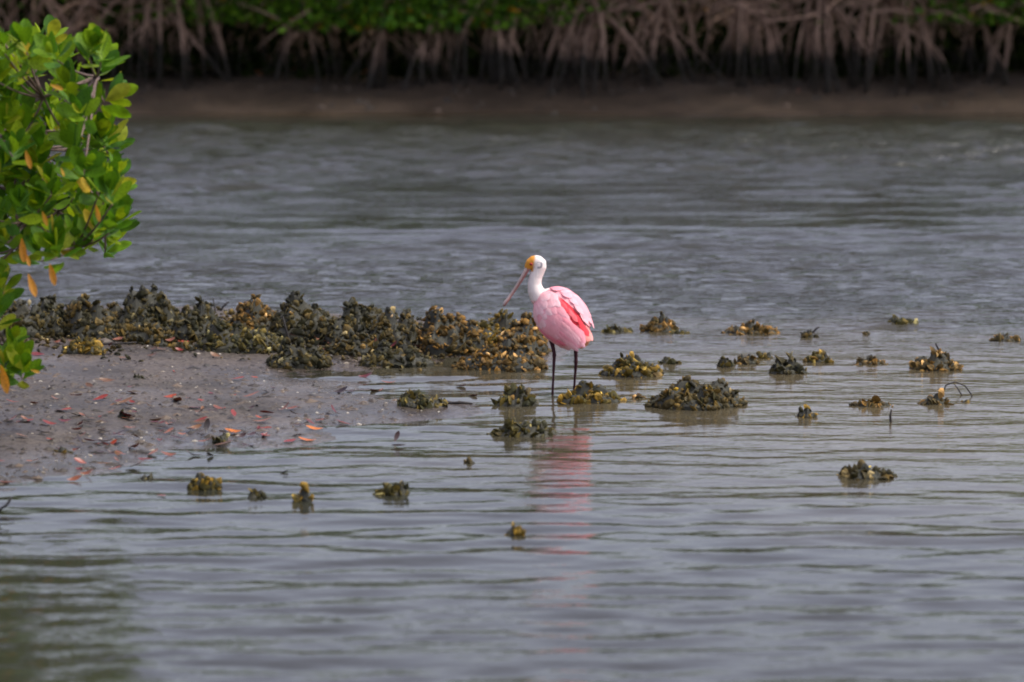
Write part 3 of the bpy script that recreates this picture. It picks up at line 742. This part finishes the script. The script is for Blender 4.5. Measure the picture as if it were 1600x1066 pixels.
for i, v in enumerate(bme.vertices):
    c = v.co; nz = mn.noise(c*30)*.5; n2 = mn.noise(Vector((c.x*70, c.y*70, c.z*24)))
    rel = c-BB; t = rel.dot(AX)/ALEN
    perp = rel-AX*rel.dot(AX); phi = math.atan2(perp.dot(RR), perp.dot(CC))
    # body
    col = lerp(WHITE, PINK, sst(.02, .42, t+nz*.12))
    col = lerp(col, (.90, .46, .49), .5+.5*n2)
    if abs(phi-.42) < .42 and t > .3: col = lerp(col, CARM, sst(.3, .42, t+nz*.1)*(1-.75*sst(.82, .96, t)))
    if t > .93: col = lerp(col, (.75, .30, .16), sst(.93, 1.0, t))
    if phi < -1.1 and .2 < t < .8: col = lerp(col, (.80, .22, .32), .55*sst(-1.1, -1.5, phi)*(.6+.6*max(0, n2)))
    d = c-nb
    wn_ = sst(.06, -.02, (c-nb).dot(Vector((.75, .1, -.66))))       # neck side of the shoulder
    if c.z > P(0, 360).z: col = lerp(col, lerp(WHITE, (.82, .62, .60), .3*max(0, n2)), wn_)
    if c.z > P(0, 200).z and c.x < P(420, 0).x:                     # head
        uu = (c.x/BS*0+c.x); fx = P(339, 0).x + (c.z-hc.z)*.12
        k = sst(fx+.004, fx-.010, c.x+nz*.008)
        if c.z > P(0, 203).z: col = lerp(col, lerp(FACE, (.55, .22, .02), max(0, n2)), k)
        q = (c-P(356, 150, HY)); dd = math.hypot(q.x-.004, q.z-.006)
        if abs(dd-.017) < .0055 and q.x > -.002 and q.z < .020: col = lerp(col, SLATE, .8)
    if c.z < P(0, 575).z and (abs(c.x-P(438, 0).x) < .022 or abs(c.x-P(568, 0).x) < .020):
        # legs: everything thin below the belly
        axp = perp.length
        if t > 1.0 or axp > brad(min(max(t, 0), 1))+.012 or c.z < P(0, 610).z: col = LEG
    cols[i, :3] = col
ca = bme.color_attributes.new('plumage', 'FLOAT_COLOR', 'POINT'); ca.data.foreach_set('color', cols.ravel())
m, n, l, b = mat('spoonbill_plumage')
a_ = n.new('ShaderNodeAttribute'); a_.attribute_name = 'plumage'; l.new(a_.outputs['Color'], b.inputs['Base Color'])
b.inputs['Roughness'].default_value = .75; b.inputs['Specular IOR Level'].default_value = .2
t_ = noise_node(n, l, 90, 4, stretch=(1, 1, .35)); bp_ = n.new('ShaderNodeBump'); bp_.inputs['Strength'].default_value = .25; bp_.inputs['Distance'].default_value = .006
l.new(t_.outputs['Fac'], bp_.inputs['Height']); l.new(bp_.outputs[0], b.inputs['Normal'])
bme.materials.clear(); bme.materials.append(m); bme.polygons.foreach_set('use_smooth', [True]*len(bme.polygons))
link('body', bme, bird)

def m_feather(name, stops, rough=.7):
    mm = m_random(name, stops, False, rough, False, True, 26); e3 = [q for q in mm.node_tree.nodes if q.type == 'VALTORGB'][2].color_ramp.elements; e3[0].color = (.97, .74, .78, 1); e3[1].color = (1, .97, .97, 1); e3[2].color = (1.02, 1.12, 1.12, 1); e_ = [q for q in mm.node_tree.nodes if q.type == 'VALTORGB'][1].color_ramp.elements; e_[0].color = (.93, .9, .9, 1); e_[1].color = (1.03, 1.03, 1.03, 1); mm.node_tree.nodes['Principled BSDF'].inputs['Specular IOR Level'].default_value = .2
    n, l = mm.node_tree.nodes, mm.node_tree.links; t = noise_node(n, l, 60, 5, stretch=(2.2, 1, .8)); bp = n.new('ShaderNodeBump'); bp.inputs['Strength'].default_value = .35; bp.inputs['Distance'].default_value = .006
    l.new(t.outputs['Fac'], bp.inputs['Height']); l.new(bp.outputs[0], n['Principled BSDF'].inputs['Normal'])
    return mm
M['feather'] = m_feather('pink_feather', [(0, (.90, .35, .41)), (.5, (.91, .40, .45)), (1, (.92, .46, .50))])
M['pale_feather'] = m_feather('pale_pink_feather', [(0, (.92, .50, .53)), (1, (.93, .56, .58))])
M['wing'] = m_feather('wing_pink', [(0, (.91, .40, .45)), (1, (.91, .40, .45))])
M['carmine'] = m_feather('carmine_feather', [(0, (.78, .05, .07)), (1, (.88, .22, .24))])
M['tailf'] = m_feather('tail_feather', [(0, (.85, .24, .20)), (1, (.86, .36, .32))])
M['flank'] = m_feather('rose_flank_feather', [(0, (.85, .17, .25)), (1, (.89, .30, .36))])
def wing_patch(name, inner, outer, t0, t1, tip, off=.012):
    nt, npz = 22, 14; top = []; bot = []
    for i in range(nt):
        s = i/(nt-1); t = t0+(t1-t0)*s
        pi_, po = inner(s), outer(s)
        for k in range(npz):
            w = k/(npz-1); phi = pi_+(po-pi_)*w
            edge = min(1, 5*min(w, 1-w))*min(1, 6*min(s, 1-s)+.0)
            tt = t - tip*max(0, s-.6)*((2*w-.7)**2)
            top.append(surf(tt, phi, .002+off*edge**.5, True)); bot.append(surf(tt, phi, -.006, True))
    vs = top+bot; N = nt*npz; fs = []
    for i in range(nt-1):
        for k in range(npz-1):
            q = (i*npz+k, i*npz+k+1, (i+1)*npz+k+1, (i+1)*npz+k); fs.append(q); fs.append(tuple(x+N for x in q[::-1]))
    for k in range(npz-1): fs += [(k, k+1, N+k+1, N+k), ((nt-1)*npz+k, N+(nt-1)*npz+k, N+(nt-1)*npz+k+1, (nt-1)*npz+k+1)]
    for i in range(nt-1): fs += [(i*npz, N+i*npz, N+(i+1)*npz, (i+1)*npz), (i*npz+npz-1, (i+1)*npz+npz-1, N+(i+1)*npz+npz-1, N+i*npz+npz-1)]
    o = mesh_obj(name, vs, fs, M['wing'], bird, True)
    o.data.attributes.new('rim', 'FLOAT', 'POINT').data.foreach_set('value', [.5]*len(vs)); return o
D2 = math.radians
inL = lambda s: D2(float(np.interp(s, [0, .3, .6, 1], [29, 19, 11, 15])))
outL = lambda s: D2(float(np.interp(s, [0, .25, .6, 1], [-95, -112, -98, -40])))
inR = lambda s: D2(float(np.interp(s, [0, .3, .7, 1], [24, 27, 38, 56])))
outR = lambda s: D2(float(np.interp(s, [0, .3, .7, 1], [118, 132, 125, 104])))
wl_ = wing_patch('wing', inL, outL, .10, 1.0, .16, .016)
wr_ = wing_patch('wing', inR, outR, .10, .86, .14, .016)
def feather(par, t0, phi0, L, wd, dphi, off, m, name='feather'):
    ns, nw = 7, 5; vs = []; fs = []
    for i in range(ns):
        s = i/(ns-1); w = wd*(.45+.55*math.sin(min(1, s*1.25)*math.pi/2))*(1 if s < .7 else math.cos((s-.7)/.3*1.35))
        for k in range(nw):
            q = (k/(nw-1)-.5)*2
            t = t0+s*L/ALEN; r = max(brad(min(t, 1)), .06)
            phi = phi0+dphi*s+q*w*.5/r
            vs.append(surf(t, phi, off+.0009*s-.0024*q*q*(1-s*.5)-(.012*(1-s)**3), True))
    for i in range(ns-1):
        for k in range(nw-1): fs.append((i*nw+k, i*nw+k+1, (i+1)*nw+k+1, (i+1)*nw+k))
    o = mesh_obj(name, vs, fs, m, par, True)
    o.data.attributes.new('rim', 'FLOAT', 'POINT').data.foreach_set('value', [min(1, (i/(ns-1))**1.3*.8+.25*abs(k/(nw-1)-.5)*2) for i in range(ns) for k in range(nw)])
    return o
fr = random.Random(5)
for side, par, inn, out, tt0, tt1 in ((-1, wl_, inL, outL, .10, 1.0), (1, wr_, inR, outR, .10, .86)):
    for row, (tq, L, wd, n) in enumerate([(.64, .15, .044, 6), (.52, .14, .046, 7), (.40, .13, .046, 7), (.29, .12, .046, 7), (.19, .11, .046, 7), (.10, .10, .046, 7)]):
        if side > 0: tq *= .80; n -= 2; L *= .8
        for k in range(n):
            w = (k+.5+(row % 2)*.3)/(n+(.4 if side < 0 else 1.4)); s = (tq+.06-tt0)/(tt1-tt0); ph = inn(s)+(out(s)-inn(s))*min(max(w, .12 if side < 0 else .22), .97)
            feather(par, tq+fr.uniform(-.03, .03), ph, L*fr.uniform(.75, 1.25), wd*fr.uniform(.8, 1.25), -side*D2(-4 if side < 0 else -2)*0+(-ph+D2(20))*.10, .0155+.0007*row+fr.uniform(0, .0008), M['pale_feather' if row >= 4 and side < 0 else 'feather'])
for k in range(7):                                                   # carmine stripe between the wings
    feather(bird, .34+k*.075, D2(18+k*3+fr.uniform(-4, 4)), .085, .028, 0, .004+.001*k, M['carmine'], 'rump_feather')
for k in range(5):                                                   # long flight feathers folded along the back
    feather(wl_, .50+.05*k, D2(-4-k*9), .20-.012*k, .030, D2(8-k*2), .0225+.0006*k, M['feather'])
for k in range(6):                                                   # rosier flank below the wing
    feather(wl_, .30+.07*k, D2(-84+fr.uniform(-8, 6)+k*3), .10, .026, D2(10), .021, M['flank'])
for k in range(4):
    feather(bird, .78+.01*k, D2(12+k*11), .105, .034, 0, .004+.002*k, M['tailf'], 'tail_feather')
# bill: two flat mandibles ending in a spoon
def bill(name, du, m, th, zofs):
    path = [(306, 150), (285, 188), (262, 228), (238, 266), (214, 302), (192, 334), (176, 356), (166, 372), (162, 379)]
    tks = [17, 14, 11, 9, 9, 11, 14, 12, 4]; wds = [16, 14, 12, 11, 12, 17, 23, 20, 7]
    rings = [(P(u+du*(1-i/10), v+du*.55*(1-i/10), HY-.001), (tks[i]*th*U, wds[i]*U)) for i, (u, v) in enumerate(path)]
    v, f = loft(rings, 12); return mesh_obj(name, v, f, m, bird, True)
def flat(name, c, rough=.5):
    mm, n, l, b = mat(name); t = noise_node(n, l, 60, 3); r = ramp(n, [(.3, tuple(x*.75 for x in c)), (.7, tuple(min(1, x*1.15) for x in c))])
    l.new(t.outputs['Fac'], r.inputs['Fac']); l.new(r.outputs[0], b.inputs['Base Color']); b.inputs['Roughness'].default_value = rough; return mm
bill('upper_bill', -3, flat('grey_pink_bill', (.50, .36, .33)), .62, 0)
bill('lower_bill', 8, flat('rosy_bill', (.40, .15, .14)), .5, 0)
for sy in (-1, 1):
    bm = bmesh.new(); bmesh.ops.create_uvsphere(bm, u_segments=14, v_segments=10, radius=.0085)
    me = bpy.data.meshes.new('eye'); bm.to_mesh(me); bm.free(); me.materials.append(M.setdefault('eye', flat('red_eye', (.42, .02, .012), .2)))
    me.polygons.foreach_set('use_smooth', [True]*len(me.polygons))
    e = link('eye', me, bird, P(318, 141, HY)+Vector((0, sy*28*U, 0)))
    bm = bmesh.new(); bmesh.ops.create_uvsphere(bm, u_segments=10, v_segments=8, radius=.0045)
    me2 = bpy.data.meshes.new('pupil'); bm.to_mesh(me2); bm.free(); me2.materials.append(M.setdefault('pupil', flat('black_pupil', (.01, .008, .008), .15)))
    link('pupil', me2, e, Vector((0, sy*.0052, 0)))

# ------------------------------------------------------------------ near mangrove (overhanging from the side)
TRK = Vector((-3.75, 15.3, 0)); TRK.z = float(mud_h(np.array([TRK.x]), np.array([TRK.y]))[0])
bush = empty('mangrove_bush', TRK); tag(bush, 'bright green leafy mangrove bush hanging over the mudflat edge', 'mangrove')
hub = Vector((0, 0, 1.05))
v, f = tube([(0, 0, .55), (.03, .02, .9), (-.02, .0, 1.5), (.06, .05, 2.1)], [.055, .05, .045, .03], 8); mesh_obj('trunk', v, f, M['twig'], bush, True)
for k in range(9):
    a = k*.698+random.uniform(-.2, .2); r = random.uniform(.35, .75); e = Vector((math.cos(a)*r, math.sin(a)*r, -.06))
    z0 = random.uniform(.5, 1.0); v, f = tube(bez((0, 0, z0), (math.cos(a)*r*.75, math.sin(a)*r*.75, z0*.9), e, 9), [.028, .026, .025, .024, .023, .022, .021, .02, .019], 7)
    mesh_obj('prop_root', v, f, M['twig'], bush, True)
cl = [(18, 85), (52, 82), (60, 110), (100, 95), (108, 120), (150, 92), (168, 96), (165, 120), (125, 130), (120, 160), (158, 165), (172, 160), (140, 185), (10, 130), (25, 165), (15, 200), (50, 205), (80, 215), (110, 205), (130, 235), (165, 232),
      (30, 245), (70, 255), (105, 265), (140, 275), (20, 290), (55, 295), (90, 305), (125, 310), (165, 300), (185, 320), (192, 352), (170, 345), (140, 345), (105, 350), (70, 340), (35, 340), (10, 345),
      (20, 380), (55, 382), (90, 385), (125, 378), (155, 375), (180, 365), (75, 408), (105, 400), (8, 470), (4, 510), (22, 545), (35, 575), (15, 580), (5, 555), (45, 592), (85, 180), (40, 130), (185, 290), (-20, 520)]
rosettes = []
for (px, py) in cl:
    y = random.uniform(14.5, 15.9) if py < 440 else random.uniform(14.6, 15.2)
    rosettes.append((atd(px-10, py, y)-TRK, True))
for k in range(75):
    px, py = random.uniform(-560, 10), random.uniform(-250, 470)
    if py < 75: px -= 75
    rosettes.append((atd(px, py, random.uniform(14.3, 16.6))-TRK, False))
for k in range(120):
    px, py = random.uniform(-60, 172), random.uniform(75, 400)
    if px > 95 and py < 215: continue
    if 35 < px < 105 and 125 < py < 180: continue
    if 35 < px < 100 and 120 < py < 185: continue
    rosettes.append((atd(px, py, random.uniform(15.2, 16.4))-TRK, False))
branch_ends = []
for (px, py) in [(150, 120), (60, 110), (150, 200), (60, 230), (165, 320), (90, 330), (30, 380), (120, 385), (15, 540), (-150, 50), (-250, 200), (-200, 350), (-350, 100), (-80, 250)]:
    e = atd(px, py, random.uniform(14.9, 15.7))-TRK; st = Vector((random.uniform(-.02, .04), 0, random.uniform(.9, 1.9)))
    if py > 500: st.z = 1.3
    mid = (st+e)*.5+Vector((0, 0, .12)); pts = bez(st, mid, e, 8)
    v, f = tube(pts, [.017-.0016*i for i in range(8)], 6, jit=.1); mesh_obj('branch', v, f, M['twig'], bush, True); branch_ends += pts[2:]
twigs = MB(); mass = NB(); nsingle = 0; cand = []
for (c, seen) in rosettes:
    bp0 = min(branch_ends, key=lambda q: (q-c).length)
    v, f = tube(bez(bp0, (bp0+c)*.5+Vector((0, 0, -.03)), c, 5), [.007, .006, .005, .005, .004], 5); twigs.add(v, f)
    ax = ((c-bp0).normalized()*.5+Vector((random.gauss(.1, .25), random.gauss(-.15, .25), .85))).normalized()
    nl = random.randint(8, 12); a0 = random.random()*6.28
    x1 = ax.cross(Vector((.3, .9, .1))).normalized(); y1 = ax.cross(x1)
    for k in range(nl):
        a = a0+k*2.4; op = .25+1.05*(k/nl)+random.gauss(0, .12)
        rad = x1*math.cos(a)+y1*math.sin(a); d = (ax*math.cos(op)+rad*math.sin(op)).normalized()
        nrm = (ax*math.sin(op)-rad*math.cos(op)); nrm = (nrm-d*nrm.dot(d)).normalized(); nrm = (Quaternion(d, random.gauss(0, .35)) @ nrm)
        xc = d.cross(nrm); L = random.uniform(.10, .145)*(.75 if k < 2 else 1)
        cand.append((seen, c+ax*(.012*(nl-k)-.05)+d*.012, xc, d, nrm, L))
order = sorted(range(len(cand)), key=lambda i: (not cand[i][0], cand[i][1].y))
for j, i in enumerate(order):
    seen, p, xc, d, nrm, L = cand[i]; rot = Matrix((xc, d, nrm)).transposed(); me, sv, sf = LEAF[random.randrange(4)]
    if j < 290 and seen:
        o = link('leaf', me, bush); o.matrix_local = Matrix.Translation(p) @ rot.to_4x4() @ Matrix.Diagonal((L, L, L, 1))
    else:
        mass.add(sv @ (np.array(rot)*L).T+np.array(p), sf)
twigs.build('twigs', M['twig'], bush, True)['kind'] = 'stuff'
mass.build('inner_leaves', M['leaf_i'], bush, True)['kind'] = 'stuff'
for px, py, px2, py2 in [(34, 372, 38, 408), (44, 428, 55, 462), (78, 412, 86, 444), (2, 570, 12, 612), (78, 132, 98, 140), (66, 330, 74, 352), (48, 578, 62, 582), (40, 395, 46, 415), (95, 262, 100, 275), (40, 235, 48, 262), (150, 320, 156, 345)]:
    y = 14.45; a, b2 = atd(px, py, y)-TRK, atd(px2, py2, y)-TRK
    d = (b2-a); L = d.length*1.05; d.normalize(); nrm = Vector((random.uniform(-.5, .5), -1, .2)); nrm = (nrm-d*nrm.dot(d)).normalized(); xc = d.cross(nrm)
    o = link('yellowing_leaf', OLD[random.randrange(4)][0], bush); o.matrix_local = Matrix.Translation(a) @ Matrix((xc, d, nrm)).transposed().to_4x4() @ Matrix.Diagonal((L*.9, L, L, 1))

# ------------------------------------------------------------------ far mangroves
def leafquads(mb, pts, size, seed):
    g = np.random.default_rng(seed); p = np.array(pts, float).reshape(-1, 3); n = len(p)
    d = g.normal(0, 1, (n, 3)); d[:, 2] = g.normal(.35, .6, n); d /= np.linalg.norm(d, axis=1, keepdims=True)
    q = np.cross(d, g.normal(0, 1, (n, 3))); q /= np.linalg.norm(q, axis=1, keepdims=True)
    L = size*g.uniform(.7, 1.3, (n, 1)); w = L*.25
    v = np.stack([p-d*L*.5, p+q*w-d*L*.05, p+d*L*.5, p-q*w-d*L*.05], 1).reshape(-1, 3)
    mb.add(v, np.arange(n*4).reshape(n, 4))
def zb(x, y): return float(bank_h(np.array([x]), np.array([y]))[0])
def far_tree(px, dy, label, kind, seed, crown_low=1.4, lean=(0, 0), height=5.2, lowleaf=0, spread=1.0, nroot=13, show=True):
    rd = random.Random(seed); y = SHY+dy; b = atd(px, 120, y); b.z = zb(b.x, y)
    t = empty('mangrove_tree', b); tag(t, label, 'mangrove', 'mangroves along the far bank')
    H0 = rd.uniform(1.25, 1.9); lx, ly = lean
    trunk = [(0, 0, H0*.55), (lx*.2, ly*.2, H0), (lx*.5+.1*rd.gauss(0, 1), ly*.5, H0+1.0), (lx, ly, height*.8)]
    v, f = tube(trunk, [.055, .075, .06, .03], 8); mesh_obj('trunk', v, f, M['root'], t, True)
    for k in range(int(nroot*1.2)):
        a = rd.uniform(0, 6.283); r = spread*rd.uniform(.35, 1.15)*(1 if abs(math.cos(a)) > .5 else .8)
        e = Vector((math.cos(a)*r, math.sin(a)*r*.8-.12, 0)); e.z = zb(b.x+e.x, b.y+e.y)-b.z-.08
        z0 = rd.uniform(.65, 1.9)*(H0/1.5); s = Vector((lx*.25, ly*.2, z0))
        bow = rd.uniform(.15, 1.2)
        pts = bez(s, (e.x*bow+rd.gauss(0, .06), e.y*bow, z0*rd.uniform(.75, 1.1)), e, 9); R0 = rd.choice([.010, .014, .018, .024, .034])*rd.uniform(.85, 1.2)
        v, f = tube(pts, [R0*(1.1-.35*i/8) for i in range(9)], 7, jit=.08); mesh_obj('prop_root', v, f, M['root'], t, True)
        if rd.random() < .45:           # a fork near the ground
            q = pts[5]; e2 = q+Vector((rd.choice([-1, 1])*rd.uniform(.12, .3), rd.uniform(-.2, .1), 0)); e2.z = zb(b.x+e2.x, b.y+e2.y)-b.z-.08
            v, f = tube(bez(q, (q.x*.3+e2.x*.7, q.y, q.z*.7+e2.z*.3), e2, 6), [R0*.62]*6, 6); mesh_obj('prop_root', v, f, M['root'], t, True)
    for k in range(5):                  # limbs
        a = rd.uniform(0, 6.283); s = Vector((lx*.4, ly*.4, rd.uniform(H0, H0+1.2))); e = s+Vector((math.cos(a)*rd.uniform(.6, 1.3), math.sin(a)*rd.uniform(.5, 1.0)-.3, rd.uniform(.2, 1.4)))
        v, f = tube(bez(s, (s+e)*.5+Vector((0, 0, -.15)), e, 6), [.035, .032, .028, .024, .02, .014], 6); mesh_obj('limb', v, f, M['root'], t, True)
    if True:
        for k in range(30 if kind == 'twiggy' else 9):             # bare grey twigs crossing at the foot of the crown
            s = Vector((rd.gauss(0, .75), rd.gauss(-.25, .3), rd.uniform(.95, 1.55))); a = rd.choice([0, math.pi])+rd.gauss(0, .6)
            e = s+Vector((math.cos(a)*rd.uniform(.3, .9), rd.gauss(0, .2), rd.gauss(-.08, .3)))
            v, f = tube(bez(s, (s+e)*.5+Vector((0, 0, rd.gauss(.05, .08))), e, 5), [.016, .015, .013, .012, .009], 5); mesh_obj('twig', v, f, M['root'], t, True)
    mb = NB(); g = np.random.default_rng(seed); pts = []
    for _ in range(20):
        c = np.array([lx*.6+rd.gauss(0, .75), ly*.6+rd.gauss(-.45, .6), rd.uniform(crown_low+.55, height)]); r = rd.uniform(.45, .85)
        d = g.normal(0, 1, (170, 3))*np.array([1, 1, .8]); d /= np.linalg.norm(d, axis=1, keepdims=True)
        q = c+d*r*g.uniform(.45, 1.05, (170, 1)); pts.append(q[q[:, 2] > crown_low-.1*g.random(170)])
    if lowleaf:
        pts.append(np.stack([g.normal(0, .75, lowleaf), g.normal(-.25, .35, lowleaf), crown_low-.35+np.abs(g.normal(0, .35, lowleaf))], 1))
    leafquads(mb, np.concatenate(pts), .12, seed); mb.build('crown', M['far_leaf'], t)['kind'] = 'stuff'
    return t
far = [
 (20, 1.7, 'mangrove whose roots show over the top of the near green bush', 'plain', 1.75, 0, .8, 9),
 (150, 2.6, 'mangrove between the near bush and the one with widest arching roots', 'plain', 1.7, 0, .9, 10),
 (245, 1.8, 'mangrove with the widest arching roots before the low leaves begin', 'plain', 1.75, 0, 1.35, 17),
 (395, 2.6, 'first mangrove of the low leafed stretch counted from the near bush', 'plain', 1.05, 1000, .8, 8),
 (480, 1.7, 'second mangrove of the low leafed stretch counted from the near bush', 'plain', 1.15, 1000, .8, 10),
 (610, 1.6, 'third mangrove of the low leafed stretch counted from the near bush', 'plain', 1.1, 1000, .75, 13),
 (725, 1.5, 'fourth mangrove of the low leafed stretch counted from the near bush', 'plain', 1.1, 1000, .7, 14),
 (830, 1.8, 'fifth mangrove of the low leafed stretch counted from the near bush', 'plain', 1.2, 700, .7, 13),
 (930, 1.5, 'first mangrove with bare tangled twigs past the low leafed stretch', 'twiggy', 1.75, 0, .9, 14),
 (1040, 1.9, 'second mangrove with bare tangled twigs past the low leafed stretch', 'twiggy', 1.7, 0, 1.0, 13),
 (1160, 1.7, 'third mangrove with bare tangled twigs past the low leafed stretch', 'twiggy', 1.7, 0, .75, 14),
 (1290, 1.4, 'fourth mangrove with bare tangled twigs past the low leafed stretch', 'twiggy', 1.7, 0, .9, 17),
 (1395, 1.6, 'fifth mangrove with bare tangled twigs past the low leafed stretch', 'twiggy', 1.65, 0, .8, 13),
 (1490, 2.2, 'mangrove with thin shaded roots between bare twigs and the last low leaves', 'plain', 1.4, 150, .7, 9),
 (1590, 1.7, 'mangrove under low green leaves past the bare twig tangle', 'plain', 1.1, 1000, .6, 6),
]
for k, (px, dy, lab, kind, cl_, ll, sp, nr) in enumerate(far):
    far_tree(px, dy, lab, kind, 300+k, cl_, (random.gauss(0, .25), random.uniform(-.7, .1)), random.uniform(2.6, 3.3), ll, sp, nr)
for k, px in enumerate([-560, -380, -200, -80, 1720, 1850, 2000, 2180]):
    far_tree(px, random.uniform(1.6, 2.4), 'leafy mangrove continuing the far bank row', 'plain', 400+k, 1.3, (0, -.3), random.uniform(2.6, 3.3), 200, .9, 9)
# the wood behind reads as one mass
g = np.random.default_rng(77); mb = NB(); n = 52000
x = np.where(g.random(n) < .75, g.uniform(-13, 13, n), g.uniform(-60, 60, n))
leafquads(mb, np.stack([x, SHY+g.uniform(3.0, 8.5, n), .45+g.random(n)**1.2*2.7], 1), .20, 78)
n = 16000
leafquads(mb, np.stack([g.uniform(-14, 14, n), SHY+g.uniform(1.9, 4, n), .42+g.random(n)**1.5*.7], 1), .16, 81)  # low near-black leaves added to darken the lit ground behind the roots
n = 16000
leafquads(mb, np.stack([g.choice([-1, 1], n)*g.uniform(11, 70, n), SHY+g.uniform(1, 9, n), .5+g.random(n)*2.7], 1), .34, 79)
tb = MB(); rd = random.Random(91)
for _ in range(300):                       # root and stem tangle deeper in
    x, y = rd.uniform(-9, 9), SHY+rd.uniform(2.0, 4.2); z1 = rd.uniform(.9, 2.0)
    v, f = tube(bez((x, y, .3), (x+rd.gauss(0, .25), y, z1*.7), (x+rd.gauss(0, .45), y+rd.gauss(0, .2), z1), 6), [rd.uniform(.010, .024)]*6, 5); tb.add(v, f)
tag(tb.build('root_tangle', M['root']), 'brown tangle of roots and stems deep under the far mangroves', 'roots', kind='stuff')
wood = NB(); n = 46000; dd = g.uniform(4, 26, n)
leafquads(wood, np.stack([g.uniform(-26, 26, n), SHY+dd, .5+g.random(n)**1.2*np.clip(1.8+(dd-4)*.5, 0, 5.0)], 1), .55, 80)
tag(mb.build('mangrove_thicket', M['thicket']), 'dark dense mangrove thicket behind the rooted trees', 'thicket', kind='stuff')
tag(wood.build('mangrove_wood', M['wood']), 'olive green wood of mangroves rising behind the far bank', 'wood', kind='stuff')
